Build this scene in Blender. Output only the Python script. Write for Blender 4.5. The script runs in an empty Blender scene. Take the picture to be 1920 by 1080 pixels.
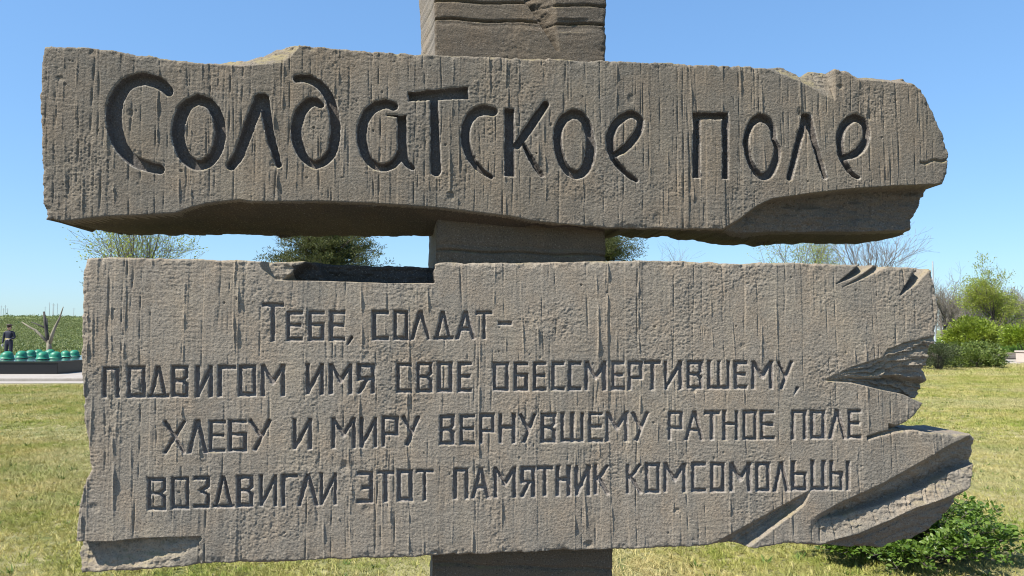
import bpy, math, random
import numpy as np
from mathutils import Vector, Matrix, Euler

R = math.radians
scene = bpy.context.scene
COL = scene.collection

# ------------------------------------------------------------------ camera, world, sun, exposure
F, CX, CY, HOR = 1400.0, 960.0, 540.0, 620.0
PITCH = math.atan((HOR - CY) / F)
CAMZ = 1.6
cam_data = bpy.data.cameras.new("camera")
cam = bpy.data.objects.new("camera", cam_data)
COL.objects.link(cam)
cam_data.sensor_width = 36.0
cam_data.lens = 36.0 * F / 1920.0
cam_data.clip_start = 0.05
cam_data.clip_end = 9000
cam.location = (0, 0, CAMZ)
cam.rotation_euler = (R(90) + PITCH, 0, 0)
scene.camera = cam

YAW = R(6.5)          # the slabs' right end is farther away
DIST = 3.05
TV = np.array([math.cos(YAW), math.sin(YAW), 0.0])
NV = np.array([-math.sin(YAW), math.cos(YAW), 0.0])
P0 = np.array([0.0, DIST, 0.0])

Lv = 0.53 * TV + 0.27 * NV + np.array([0, 0, -0.80])
Lv = Lv / np.linalg.norm(Lv)
SUN_EL = math.asin(-Lv[2])
SUN_AZ = math.atan2(-Lv[0], -Lv[1])

world = bpy.data.worlds.new("World")
scene.world = world
world.use_nodes = True
wn = world.node_tree.nodes
wn.clear()
sky = wn.new("ShaderNodeTexSky")
sky.sky_type = 'NISHITA'
sky.sun_disc = False
sky.sun_elevation = SUN_EL
sky.sun_rotation = SUN_AZ
sky.altitude = 100
sky.air_density = 1.15
sky.dust_density = 0.25
sky.ozone_density = 2.2
bgn = wn.new("ShaderNodeBackground")
bgn.inputs[1].default_value = 0.12
outw = wn.new("ShaderNodeOutputWorld")
hsv = wn.new("ShaderNodeHueSaturation")          # phone-camera rendering of the blue
hsv.inputs['Hue'].default_value = 0.500
hsv.inputs['Saturation'].default_value = 1.25
hsv.inputs['Value'].default_value = 1.75
gam = wn.new("ShaderNodeGamma")                  # flatter zenith-to-horizon range
gam.inputs['Gamma'].default_value = 0.55
world.node_tree.links.new(sky.outputs[0], gam.inputs['Color'])
world.node_tree.links.new(gam.outputs[0], hsv.inputs['Color'])
tint = wn.new("ShaderNodeMix")
tint.data_type = 'RGBA'; tint.blend_type = 'MULTIPLY'; tint.inputs[0].default_value = 1.0
tint.inputs[7].default_value = (0.575, 0.80, 1.06, 1)
world.node_tree.links.new(hsv.outputs[0], tint.inputs[6])
world.node_tree.links.new(tint.outputs[2], bgn.inputs[0])
world.node_tree.links.new(bgn.outputs[0], outw.inputs[0])

sun_d = bpy.data.lights.new("sun", 'SUN')
sun_d.energy = 5.0
sun_d.angle = R(0.53)
sun_d.color = (1.0, 0.955, 0.88)
sun = bpy.data.objects.new("sun", sun_d)
COL.objects.link(sun)
sun.rotation_euler = Vector(Lv).to_track_quat('-Z', 'Y').to_euler()
sun.location = (-6, -6, 12)

scene.view_settings.view_transform = 'Standard'
scene.view_settings.look = 'None'
scene.view_settings.exposure = 0.85
scene.view_settings.gamma = 1.0
scene.view_settings.use_curve_mapping = False
scene.render.engine = 'CYCLES'
scene.cycles.max_bounces = 6
scene.cycles.pixel_filter_type = 'BLACKMAN_HARRIS'
scene.cycles.filter_width = 1.05
scene.cycles.transparent_max_bounces = 8

# ------------------------------------------------------------------ helpers
def tag(o, label=None, cat=None, group=None, kind=None):
    if label: o['label'] = label
    if cat: o['category'] = cat
    if group: o['group'] = group
    if kind: o['kind'] = kind
    return o

def empty(name, loc=(0, 0, 0), rz=0.0, **kw):
    o = bpy.data.objects.new(name, None)
    o.empty_display_size = 0.2
    COL.objects.link(o)
    o.location = loc
    o.rotation_euler = (0, 0, rz)
    return tag(o, **kw)

def mesh_obj(name, verts, faces, mat=None, parent=None, smooth=False):
    """verts (n,3) array; faces: (m,k) int array or a list of index lists"""
    me = bpy.data.meshes.new(name)
    verts = np.asarray(verts, dtype=np.float32)
    if isinstance(faces, np.ndarray):
        me.vertices.add(len(verts))
        me.vertices.foreach_set('co', verts.ravel())
        k = faces.shape[1]
        me.loops.add(faces.size)
        me.loops.foreach_set('vertex_index', faces.ravel().astype(np.int32))
        me.polygons.add(len(faces))
        me.polygons.foreach_set('loop_start', np.arange(0, faces.size, k, dtype=np.int32))
        me.update(calc_edges=True)
    else:
        me.from_pydata([tuple(map(float, v)) for v in verts], [], [list(map(int, f)) for f in faces])
    me.validate()
    if smooth is not None:
        me.polygons.foreach_set('use_smooth', np.full(len(me.polygons), bool(smooth)))
    o = bpy.data.objects.new(name, me)
    if mat: me.materials.append(mat)
    COL.objects.link(o)
    if parent: o.parent = parent
    return o

class MB:
    """collects simple solids into one mesh"""
    def __init__(s): s.v = []; s.f = []
    def add(s, v, f):
        b = len(s.v)
        s.v += [tuple(p) for p in v]
        s.f += [[i + b for i in q] for q in f]
    def box(s, x0, x1, y0, y1, z0, z1, bev=0.0):
        if bev <= 0:
            v = [(x, y, z) for z in (z0, z1) for y in (y0, y1) for x in (x0, x1)]
            s.add(v, [(0, 2, 3, 1), (4, 5, 7, 6), (0, 1, 5, 4), (2, 6, 7, 3), (0, 4, 6, 2), (1, 3, 7, 5)])
            return
        pts = [(x0, y0), (x1, y0), (x1, y1), (x0, y1)]
        s.prism(pts, z0, z1, bev)
    def prism(s, pts, z0, z1, bev=0.0):
        n = len(pts)
        cx = sum(p[0] for p in pts) / n; cy = sum(p[1] for p in pts) / n
        def ins(p, b):
            d = math.hypot(p[0] - cx, p[1] - cy) or 1
            return (p[0] - (p[0] - cx) / d * b * 1.4, p[1] - (p[1] - cy) / d * b * 1.4)
        rings = []
        if bev > 0: rings.append([(*ins(p, bev), z0) for p in pts])
        rings.append([(*p, z0 + bev) for p in pts])
        rings.append([(*p, z1 - bev) for p in pts])
        if bev > 0: rings.append([(*ins(p, bev), z1) for p in pts])
        v = [q for r in rings for q in r]; f = []
        for k in range(len(rings) - 1):
            for i in range(n):
                j = (i + 1) % n
                f.append((k * n + i, k * n + j, (k + 1) * n + j, (k + 1) * n + i))
        f.append(tuple(reversed(range(n))))
        f.append(tuple(range((len(rings) - 1) * n, len(rings) * n)))
        s.add(v, f)
    def tube(s, pts, radii, n=6, cap=True):
        P = [Vector(p) for p in pts]
        v = []; f = []
        prev = None
        for i, p in enumerate(P):
            d = (P[min(i + 1, len(P) - 1)] - P[max(i - 1, 0)])
            if d.length < 1e-9: d = Vector((0, 0, 1))
            d.normalize()
            a = d.orthogonal().normalized() if prev is None else (prev - d * prev.dot(d)).normalized()
            prev = a
            b = d.cross(a)
            r = radii[i] if hasattr(radii, '__len__') else radii
            for k in range(n):
                t = 2 * math.pi * k / n
                v.append(p + (a * math.cos(t) + b * math.sin(t)) * r)
        for i in range(len(P) - 1):
            for k in range(n):
                j = (k + 1) % n
                f.append((i * n + k, i * n + j, (i + 1) * n + j, (i + 1) * n + k))
        if cap:
            f.append(tuple(reversed(range(n))))
            f.append(tuple(range((len(P) - 1) * n, len(P) * n)))
        s.add(v, f)
    def lathe(s, prof, c=(0, 0, 0), n=20, sx=1.0, sy=1.0):
        v = []; f = []
        for (r, z) in prof:
            for k in range(n):
                t = 2 * math.pi * k / n
                v.append((c[0] + r * math.cos(t) * sx, c[1] + r * math.sin(t) * sy, c[2] + z))
        for i in range(len(prof) - 1):
            for k in range(n):
                j = (k + 1) % n
                f.append((i * n + k, i * n + j, (i + 1) * n + j, (i + 1) * n + k))
        f.append(tuple(reversed(range(n))))
        f.append(tuple(range((len(prof) - 1) * n, len(prof) * n)))
        s.add(v, f)
    def build(s, name, mat, parent=None, smooth=False):
        return mesh_obj(name, s.v, s.f, mat, parent, smooth)

def ray(px, py):
    c, s_ = math.cos(PITCH), math.sin(PITCH)
    up = CY - py
    return np.array([px - CX, F * c - up * s_, F * s_ + up * c])

def uv_of(px, py, D=0.0):
    """photo point lying D metres behind the slabs' front plane -> (u, v) on that plane"""
    d = ray(px, py)
    n0 = NV @ P0
    s_ = (D + n0) / (NV @ d)
    P = np.array([0, 0, CAMZ]) + s_ * d
    return float(TV @ (P - P0)), float(P[2])

def at(px, py, y):
    """world point at depth y seen at a photo pixel"""
    d = ray(px, py)
    k = y / d[1]
    return (float(d[0] * k), y, float(CAMZ + d[2] * k))

# ------------------------------------------------------------------ numpy noise
def vnoise(U, V, su, sv, seed):
    rs = np.random.RandomState(seed)
    a = U / su; b = V / sv
    a0 = a.min(); b0 = b.min()
    a = a - a0; b = b - b0
    ia = np.floor(a).astype(np.int32); ib = np.floor(b).astype(np.int32)
    lat = rs.rand(ia.max() + 2, ib.max() + 2).astype(np.float32) * 2 - 1
    fa = (a - ia); fb = (b - ib)
    fa = fa * fa * (3 - 2 * fa); fb = fb * fb * (3 - 2 * fb)
    return ((lat[ia, ib] * (1 - fa) + lat[ia + 1, ib] * fa) * (1 - fb)
            + (lat[ia, ib + 1] * (1 - fa) + lat[ia + 1, ib + 1] * fa) * fb)

def fbm(U, V, su, sv, seed, o=3):
    t = 0; a = 1.0
    for i in range(o):
        t = t + a * vnoise(U, V, su / 2 ** i, sv / 2 ** i, seed + i * 17)
        a *= 0.5
    return t

def sstep(x, a, b):
    t = np.clip((x - a) / (b - a), 0, 1)
    return t * t * (3 - 2 * t)

# ------------------------------------------------------------------ materials
def new_mat(name):
    m = bpy.data.materials.new(name)
    m.use_nodes = True
    nt = m.node_tree
    for n in list(nt.nodes): nt.nodes.remove(n)
    out = nt.nodes.new('ShaderNodeOutputMaterial')
    bs = nt.nodes.new('ShaderNodeBsdfPrincipled')
    nt.links.new(bs.outputs[0], out.inputs[0])
    return m, nt, bs, out

def node(nt, t, **kw):
    n = nt.nodes.new(t)
    for k, v in kw.items():
        if k.startswith('i_'):
            n.inputs[int(k[2:])].default_value = v
        else: setattr(n, k, v)
    return n

def noise(nt, coord, scale, detail=4, rough=0.55, vec_scale=None):
    n = nt.nodes.new('ShaderNodeTexNoise')
    n.inputs['Scale'].default_value = scale
    n.inputs['Detail'].default_value = detail
    n.inputs['Roughness'].default_value = rough
    if vec_scale:
        mp = nt.nodes.new('ShaderNodeMapping')
        mp.inputs['Scale'].default_value = vec_scale
        nt.links.new(coord, mp.inputs[0]); nt.links.new(mp.outputs[0], n.inputs['Vector'])
    else:
        nt.links.new(coord, n.inputs['Vector'])
    return n.outputs['Fac']

def ramp(nt, fac, stops):
    r = nt.nodes.new('ShaderNodeValToRGB')
    e = r.color_ramp.elements
    while len(e) < len(stops): e.new(0.5)
    for i, (p, c) in enumerate(stops):
        e[i].position = p
        e[i].color = (*c, 1) if len(c) == 3 else c
    nt.links.new(fac, r.inputs[0])
    return r.outputs[0]

def grey(v): return (v, v, v)

def mix(nt, a, b, fac, mode='MIX'):
    n = nt.nodes.new('ShaderNodeMix')
    n.data_type = 'RGBA'; n.blend_type = mode
    if isinstance(fac, (int, float)): n.inputs[0].default_value = fac
    else: nt.links.new(fac, n.inputs[0])
    for s_, i in ((a, 6), (b, 7)):
        if isinstance(s_, tuple): n.inputs[i].default_value = (*s_, 1)
        else: nt.links.new(s_, n.inputs[i])
    return n.outputs[2]

def objco(nt): return nt.nodes.new('ShaderNodeTexCoord').outputs['Object']
def posco(nt): return nt.nodes.new('ShaderNodeNewGeometry').outputs['Position']

def bump(nt, bs, h, strength=0.5, dist=0.003):
    b = nt.nodes.new('ShaderNodeBump')
    b.inputs['Strength'].default_value = strength
    b.inputs['Distance'].default_value = dist
    nt.links.new(h, b.inputs['Height'])
    nt.links.new(b.outputs[0], bs.inputs['Normal'])

def concrete(name, c1, c2, dark, streak=True, lichen=0.0, brown=0.0, rim_wear_light=False):
    m, nt, bs, out = new_mat(name)
    co = objco(nt)
    col = mix(nt, c1, c2, ramp(nt, noise(nt, co, 2.2, 5, 0.6), [(0.35, grey(0)), (0.68, grey(1))]))
    # warm and cool clouds
    col = mix(nt, col, (c2[0] * 0.78, c2[1] * 0.82, c2[2] * 0.86), ramp(nt, noise(nt, co, 1.0, 5, 0.62, (2.2, 2.2, 0.9)), [(0.48, grey(0)), (0.70, grey(0.75))]))
    col = mix(nt, col, (min(1, c1[0] * 1.22), min(1, c1[1] * 1.20), min(1, c1[2] * 1.12)), ramp(nt, noise(nt, co, 3.1, 5, 0.65, (1.3, 1, 0.7)), [(0.52, grey(0)), (0.70, grey(0.7))]))
    col = mix(nt, col, (c1[0] * 1.12, c1[1] * 0.99, c1[2] * 0.86),
              ramp(nt, noise(nt, co, 6.5, 4, 0.6), [(0.45, grey(0)), (0.75, grey(0.6))]))
    if streak:
        st = noise(nt, co, 1.0, 4, 0.6, (26, 8, 1.3))
        col = mix(nt, col, dark, ramp(nt, st, [(0.52, grey(0)), (0.75, grey(0.42))]))
        st2 = noise(nt, co, 1.0, 3, 0.6, (60, 20, 2.5))
        col = mix(nt, col, (min(1, c1[0] * 1.35), min(1, c1[1] * 1.35), min(1, c1[2] * 1.3)),
                  ramp(nt, st2, [(0.62, grey(0)), (0.8, grey(0.5))]))
    if brown:
        bz = noise(nt, co, 1.6, 5, 0.6)
        col = mix(nt, col, (0.205, 0.150, 0.090), ramp(nt, bz, [(0.42, grey(0)), (0.7, grey(brown))]))
    # sand grain and pores
    g = noise(nt, co, 170, 3, 0.7)
    col = mix(nt, col, (0.04, 0.037, 0.033), ramp(nt, g, [(0.30, grey(0.85)), (0.46, grey(0))]))
    col = mix(nt, col, (0.43, 0.39, 0.325), ramp(nt, g, [(0.57, grey(0)), (0.76, grey(0.55))]))
    vo = nt.nodes.new('ShaderNodeTexVoronoi'); vo.inputs['Scale'].default_value = 42
    nt.links.new(co, vo.inputs['Vector'])
    pm = ramp(nt, vo.outputs['Distance'], [(0.07, grey(0.8)), (0.14, grey(0))])
    gate = ramp(nt, noise(nt, co, 7, 2, 0.5), [(0.5, grey(0)), (0.6, grey(1))])
    pm = mix(nt, grey(0), pm, gate)
    col = mix(nt, col, (0.03, 0.028, 0.026), pm)
    if lichen:
        geo = nt.nodes.new('ShaderNodeNewGeometry')
        sep = nt.nodes.new('ShaderNodeSeparateXYZ')
        nt.links.new(geo.outputs['Normal'], sep.inputs[0])
        up = ramp(nt, sep.outputs['Z'], [(0.25, grey(0)), (0.7, grey(1))])
        ln = ramp(nt, noise(nt, co, 9, 5, 0.65), [(0.50, grey(0)), (0.62, grey(lichen))])
        col = mix(nt, col, (0.25, 0.205, 0.095), mix(nt, grey(0), ln, up))
    if rim_wear_light:
        at_ = nt.nodes.new('ShaderNodeAttribute'); at_.attribute_name = 'rim_wear_light'
        col = mix(nt, col, (0.40, 0.37, 0.32), at_.outputs['Fac'])  # letter rims lightened: edge wear plus sunlit brightness put into the colour
    nt.links.new(col, bs.inputs['Base Color'])
    bs.inputs['Roughness'].default_value = 0.93
    bs.inputs['Specular IOR Level'].default_value = 0.25
    h = mix(nt, noise(nt, co, 120, 5, 0.7), noise(nt, co, 1.0, 4, 0.65, (45, 45, 260)), 0.35)
    bump(nt, bs, h, 0.85, 0.006)
    return m

M_SLAB_U = concrete("weathered_concrete_brown", (0.197, 0.167, 0.128), (0.147, 0.128, 0.099), (0.083, 0.070, 0.053), lichen=0.8, brown=0.33, rim_wear_light=True)
M_SLAB_L = concrete("weathered_concrete_grey", (0.274, 0.232, 0.179), (0.222, 0.192, 0.150), (0.135, 0.114, 0.088), lichen=0.5, brown=0.09, rim_wear_light=True)
M_PYLON = concrete("pylon_concrete", (0.130, 0.105, 0.076), (0.092, 0.075, 0.055), (0.046, 0.039, 0.031), streak=False, lichen=0.6, brown=0.3)
M_FRAC_SHADE_U = concrete("fracture_shade_brown", (0.092, 0.072, 0.053), (0.064, 0.053, 0.042), (0.036, 0.031, 0.024), streak=False, lichen=0.5)  # shade of the upper slab's underside put into the broken-face colour
M_FRAC_TONE_L = concrete("fracture_shade_side_light_grey", (0.222, 0.192, 0.154), (0.181, 0.157, 0.128), (0.113, 0.099, 0.080), streak=False, lichen=0.3)  # lower slab: recess shade in the colour; pylon sides: sunlit tone
M_FRAC_SHADE_M = concrete("recess_shade_brown_grey", (0.155, 0.132, 0.104), (0.124, 0.105, 0.085), (0.072, 0.061, 0.050), streak=False, lichen=0.3)  # shade of the upper slab's right recess put into the colour
M_FRAC_SHADE_D = concrete("notch_shade_dark", (0.062, 0.054, 0.047), (0.045, 0.041, 0.036), (0.027, 0.022, 0.020), streak=False, lichen=0.0)  # shade inside the top notch painted as a very dark concrete
M_LET_U = concrete("darkened_inscription", (0.105, 0.092, 0.082), (0.130, 0.116, 0.104), (0.055, 0.048, 0.043), streak=False)
M_LET_L = concrete("worn_painted_inscription", (0.185, 0.163, 0.146), (0.220, 0.196, 0.174), (0.11, 0.098, 0.088), streak=False)

# ------------------------------------------------------------------ monument: stroke distances
def catmull(pts, sub=6):
    P = np.array(pts, float)
    if len(P) < 3: return P
    Q = np.vstack([2 * P[0] - P[1], P, 2 * P[-1] - P[-2]])
    out = []
    for i in range(1, len(Q) - 2):
        for k in range(sub):
            t = k / sub
            out.append(0.5 * ((2 * Q[i]) + (-Q[i - 1] + Q[i + 1]) * t + (2 * Q[i - 1] - 5 * Q[i] + 4 * Q[i + 1] - Q[i + 2]) * t * t
                              + (-Q[i - 1] + 3 * Q[i] - 3 * Q[i + 1] + Q[i + 2]) * t ** 3))
    out.append(P[-1])
    return np.array(out)

def d_round(X, Y, P):
    d = np.full(X.shape, 1e3)
    for a, b in zip(P[:-1], P[1:]):
        vx, vy = b[0] - a[0], b[1] - a[1]
        L2 = vx * vx + vy * vy + 1e-9
        t = np.clip(((X - a[0]) * vx + (Y - a[1]) * vy) / L2, 0, 1)
        dd = np.hypot(X - a[0] - t * vx, Y - a[1] - t * vy) - (a[2] + (b[2] - a[2]) * t)
        d = np.minimum(d, dd)
    return d

def d_butt(X, Y, a, b, ext=0.0):
    vx, vy = b[0] - a[0], b[1] - a[1]
    L = math.hypot(vx, vy)
    ux, uy = vx / L, vy / L
    al = (X - a[0]) * ux + (Y - a[1]) * uy
    pe = np.abs(-(X - a[0]) * uy + (Y - a[1]) * ux)
    t = np.clip(al / L, 0, 1)
    hw = a[2] + (b[2] - a[2]) * t
    return np.maximum(pe - hw, np.abs(al - L / 2) - (L / 2 + ext))

# big hand-cut letters: list of ('c' smooth curve | 'b' square-ended bar, points (x, y, half width) in photo pixels)
UPPER = [
 ('С', [('c', [(316,171,9),(302,158,10.5),(282,150,11),(261,149,11.5),(240,157,12.5),(226,171,13.5),(216,192,14.5),(213,218,14.5),(216,246,14),(224,270,12.5),(237,289,11),(255,304,10),(277,312,9.5),(299,317,9)])]),
 ('о', [('c', [(370,186,9.5),(352,196,10.5),(339,217,12),(333.5,245,12),(336,270,11.5),(346,293,10.5),(360,306,9.5),(376,309,9.5),(393,301,10),(406,281,10.5),(412,255,10),(410,228,10),(402,206,10),(388,191,9.5),(370,186,9.5)])]),
 ('л', [('c', [(487,184,10),(478,206,10.5),(465,240,10.5),(452,276,10),(444,295,10),(433,310,8.5)]), ('c', [(495,184,9),(503.5,240,8),(513,277,7),(522,309,5.5)])]),
 ('д', [('c', [(556,147,7),(574.7,146.5,7.5),(595,155.6,8),(613,175,8.5),(623.6,201.5,9),(628.7,234,9),(626.7,262.5,9.5),(620.6,287,9),(607,302,8.5),(593,308,7.5)]),
        ('c', [(602,196,6),(589,190,9),(574.7,196,10),(562.5,211.6,10.5),(555.4,238,10),(556.4,262.5,9.5),(565.6,287,8.5),(579,303,7),(593,309,7)])]),
 ('а', [('c', [(739,199,7.5),(724,194.4,8.5),(705.5,199,9.5),(690.7,211,9.5),(681.5,229.6,9),(677.8,253.7,9),(681.5,277.8,8.5),(690.7,298,8),(703.7,310,7.5),(718.5,314,7),(733.3,310,7),(746.3,298,8),(752,284,8)]),
        ('b', [(753,216,8.5),(754,236,8.3)]), ('c', [(754,236,8.3),(754,268,8.5),(755.5,290,8.8),(763,305.5,6.5),(773,314,5)]), ('c', [(726,215.7,0.6),(745,217,2.5)])]),
 ('Т', [('b', [(766,181,8.3),(878,173.5,11)]), ('c', [(814,189,7.5),(815.7,242.6,8.2),(817.6,320,10)])]),
 ('с', [('c', [(925,208,8.5),(909,206,9.5),(891,211,9.2),(878.7,226,8.7),(873,246,8.2),(874,268.5,8),(881.5,292.6,7.5),(894.4,311,6),(909,323,5),(921,331,4)])]),
 ('к', [('b', [(955.5,203,8.8),(955.5,330,9.2)]), ('c', [(1023,195,7),(997,233,8),(970,272,7)]), ('c', [(982,268,3),(992,290,5.2),(1004,310.5,5.2),(1016,328,4)])]),
 ('о', [('c', [(1073,213,8.5),(1058,222,8.5),(1049,238,8),(1046,258,7.5),(1048,280,7.5),(1055,302,7.5),(1066,320,7.5),(1080,327,8),(1094,321,9),(1104,302,9.5),(1109,278,9),(1107,258,7.5),(1102,235,8),(1090,217,8.5),(1073,213,8.5)])]),
 ('е', [('c', [(1154,290,5),(1175,275,7),(1193,254,7),(1201.4,235,6.5),(1199,221,6.5),(1185,214,7),(1169,219,7.5),(1152.6,235,7.5),(1144.5,257.6,7.5),(1146.5,282,7),(1154.7,302,5.5),(1169,318.6,5),(1183,330.8,4.5),(1194,338,3.5)])]),
 ('п', [('b', [(1306.5,211,7),(1306.5,333,7)]), ('b', [(1300,217,6.4),(1366,217,6.4)]), ('b', [(1360.5,213,6),(1360.5,335,6)])]),
 ('о', [('c', [(1426,220,7.5),(1412,229,6.5),(1403,247,5.5),(1400,268,5.5),(1404,292,5.5),(1413,313,6),(1423,326,6),(1434,330,7),(1446,322,7.5),(1455,302,7),(1459,280,6),(1453,262,5),(1449,240,5.5),(1440,226,7),(1426,220,7.5)])]),
 ('л', [('c', [(1510,219,7),(1501,255,5.5),(1490,299,5.5),(1482,333,4.5)]), ('c', [(1515,219,7.5),(1522.4,245.3,6),(1531,279,5),(1547,332,4)])]),
 ('е', [('c', [(1585.8,294.8,5),(1606.5,287,7),(1620.4,271,7.2),(1626,255,6),(1623.4,235.4,6),(1614.5,223.5,7),(1602.6,220.6,7.5),(1587.7,229.5,8),(1579,245,7),(1576,267,6),(1579,289,6.5),(1586,306.7,6),(1598.6,324.5,4.5),(1611,333,3)])]),
]
GL = {
 'П': [[(0,1),(0,0),(1,0),(1,1)]], 'О': [[(0,0),(1,0),(1,1),(0,1),(0,0)]],
 'Д': [[(.46,0),(.12,1)],[(.54,0),(.88,1)],[(0,1),(1,1)]],
 'В': [[(0,0),(0,1)],[(0,0),(1,0),(1,.34),(.72,.47),(1,.62),(1,1),(0,1)],[(0,.47),(.72,.47)]],
 'И': [[(0,0),(0,1)],[(1,0),(1,1)],[(.03,.98),(.97,.04)]], 'Г': [[(0,1),(0,0),(1,0)]],
 'М': [[(0,1),(0,0)],[(.03,0),(.5,.56)],[(.5,.56),(.97,0)],[(1,0),(1,1)]],
 'Е': [[(1,0),(0,0),(0,1),(1,1)],[(0,.47),(.88,.47)]], 'С': [[(1,0),(0,0),(0,1),(1,1)]],
 'Э': [[(0,0),(1,0),(1,1),(0,1)],[(.4,.5),(1,.5)]],
 'З': [[(0,0),(1,0),(1,.28),(.5,.45),(1,.62),(1,1),(0,1)]],
 'Л': [[(0,1.02),(.46,0)],[(.54,0),(1,1.02)]], 'А': [[(0,1.02),(.46,0)],[(.54,0),(1,1.02)],[(.24,.66),(.76,.66)]],
 'Т': [[(0,0),(1,0)],[(.5,0),(.5,1)]], 'Б': [[(1,0),(0,0),(0,1),(1,1),(1,.45),(0,.45)]],
 'Х': [[(0,0),(1,1)],[(1,0),(0,1)]], 'У': [[(0,0),(.5,.5)],[(1,0),(.25,1)]],
 'Р': [[(0,1),(0,0),(1,0),(1,.58),(0,.58)]], 'Н': [[(0,0),(0,1)],[(1,0),(1,1)],[(0,.45),(1,.45)]],
 'Я': [[(1,1),(1,0),(0,0),(0,.5),(1,.5)],[(.62,.5),(0,1.02)]], 'К': [[(0,0),(0,1)],[(.95,0),(.2,.5)],[(.25,.42),(1,1)]],
 'Ш': [[(0,0),(0,1),(1,1),(1,0)],[(.5,0),(.5,1)]], 'Ц': [[(0,0),(0,1),(1.0,1)],[(.78,0),(.78,1)]],
 'Ь': [[(0,0),(0,1),(1,1),(1,.42),(0,.42)]], 'Ы': [[(0,0),(0,1),(.6,1),(.6,.42),(0,.42)],[(1,0),(1,1)]],
 '-': [[(0,.5),(1,.5)]],
}
LOWER = [  # character, x0, x1, top, bottom in photo pixels
 ('Т',491,532,568,640),('Е',537,568,583,639),('Б',578,608,583,639),('Е',617.5,647,582,639),(',',651,662,631,647),
 ('С',698,729,582,638),('О',738,766,582,637.5),('Л',770,807,583,637),('Д',812,850,583,637),('А',854.5,891.5,583,636),('Т',893.5,923,583,636),('-',934,960,602,610),
 ('П',192,224,687,746),('О',238,272.5,686,745.5),('Д',276.5,316.5,686,745.5),('В',321.5,353,685.5,745),('И',366.5,399,685.5,745),('Г',408.5,443,685,744),('О',447,480,684,743.5),('М',489,534,684,743),
 ('И',573.5,607,682,739.5),('М',617,661,682,739),('Я',670,703,681.5,738),('С',743,772,680,736.5),('В',781,811,679,736),('О',820,849,678.5,735.5),('Е',858,885,678.5,735.5),
 ('О',924,954.5,679,733),('Б',963.5,991,678.5,733),('Е',999.5,1025,678,733),('С',1034,1059,678,732.5),('С',1065.5,1090,677.5,732),('М',1096.5,1138,677,732),('Е',1147.5,1172,677,731.5),('Р',1178,1206,677,731.5),('Т',1208.5,1240,676,731),('И',1245.5,1280,676.5,730.5),
 ('В',1288.5,1318,676.5,729.5),('Ш',1327.5,1370,676,729.5),('Е',1376.5,1401.5,676,729.5),('М',1409,1449.5,676,729.5),('У',1456.5,1487,676.5,729.5),(',',1488,1498,725.5,741.5),
 ('Х',306.5,348,788,851),('Л',351.5,389,788,850),('Е',392,423,788,847.5),('Б',428.5,462.5,787,847),('У',466.5,508,786.5,845.5),('И',549,585,784.5,843),
 ('М',622,667,783,841),('И',674,707.5,782,839.5),('Р',716,747,780.5,838.5),('У',753.5,787,780,836),
 ('В',824,852.5,778,834),('Е',862.5,891,777,833.5),('Р',899,927.5,776,832),('Н',935.5,967,775.5,831.5),('У',973,1006,775,830.5),('В',1014,1043,774.5,830.5),('Ш',1051.5,1095.5,774,829),('Е',1103.5,1131,773,829),('М',1136,1178.5,772,828),('У',1184.5,1217.5,772,827),
 ('Р',1253,1281,771,826),('А',1285,1320,771,825.5),('Т',1321,1350.5,770,825.5),('Н',1355.5,1385,769.5,825),('О',1393,1419.5,769.5,825),('Е',1425.5,1453,769,824.5),
 ('П',1484,1513,768.5,824),('О',1520,1548.5,768.5,823.5),('Л',1554.5,1587,768,823),('Е',1590,1615,767.5,822.5),
 ('В',276.5,311,896,957),('О',321,354.5,894.5,954.5),('З',362.5,393.5,893,953),('Д',398,440,892,952),('В',444,475,891,951),('И',486.5,519.5,890,950),('Г',528,557.5,889,949.5),('Л',557.5,597,888,949),('И',599.5,631.5,887,947.5),
 ('Э',668.5,699.5,884.5,943.5),('Т',707,739,882.5,942),('О',745,774,881,940),('Т',780,813,880,939),('П',850,879,878,936),('А',884,919,877,934.5),('М',926,968,875.5,933),('Я',976,1004,874.5,932.5),('Т',1007,1037,873.5,931),('Н',1042.5,1070.5,873,930.5),('И',1078,1107.5,872.5,930),('К',1114,1143,871,928),
 ('К',1174.5,1204,869.5,926),('О',1210.5,1238.5,868,925),('М',1245,1287.5,868,924),('С',1297,1325,867,923),('О',1332.5,1360,867,922.5),('М',1368,1408.5,867,922),('О',1417,1444,866.5,921.5),('Л',1450,1480,866,921.5),('Ь',1484.5,1513.5,865,920),('Ц',1520.5,1554,863,919.5),('Ы',1556.5,1594,864,919.5),
]

def upper_letters():
    out = []
    for ch, strokes in UPPER:
        xs = [p[0] for s_ in strokes for p in s_[1]]; ys = [p[1] for s_ in strokes for p in s_[1]]
        def fn(X, Y, strokes=strokes):
            d = np.full(X.shape, 1e3)
            for kind, pts in strokes:
                if kind == 'b':
                    d = np.minimum(d, d_butt(X, Y, pts[0], pts[1]))
                else:
                    d = np.minimum(d, d_round(X, Y, catmull(pts, 5)))
            return d
        out.append((ch, min(xs) - 20, max(xs) + 20, min(ys) - 20, max(ys) + 20, fn))
    return out

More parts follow.
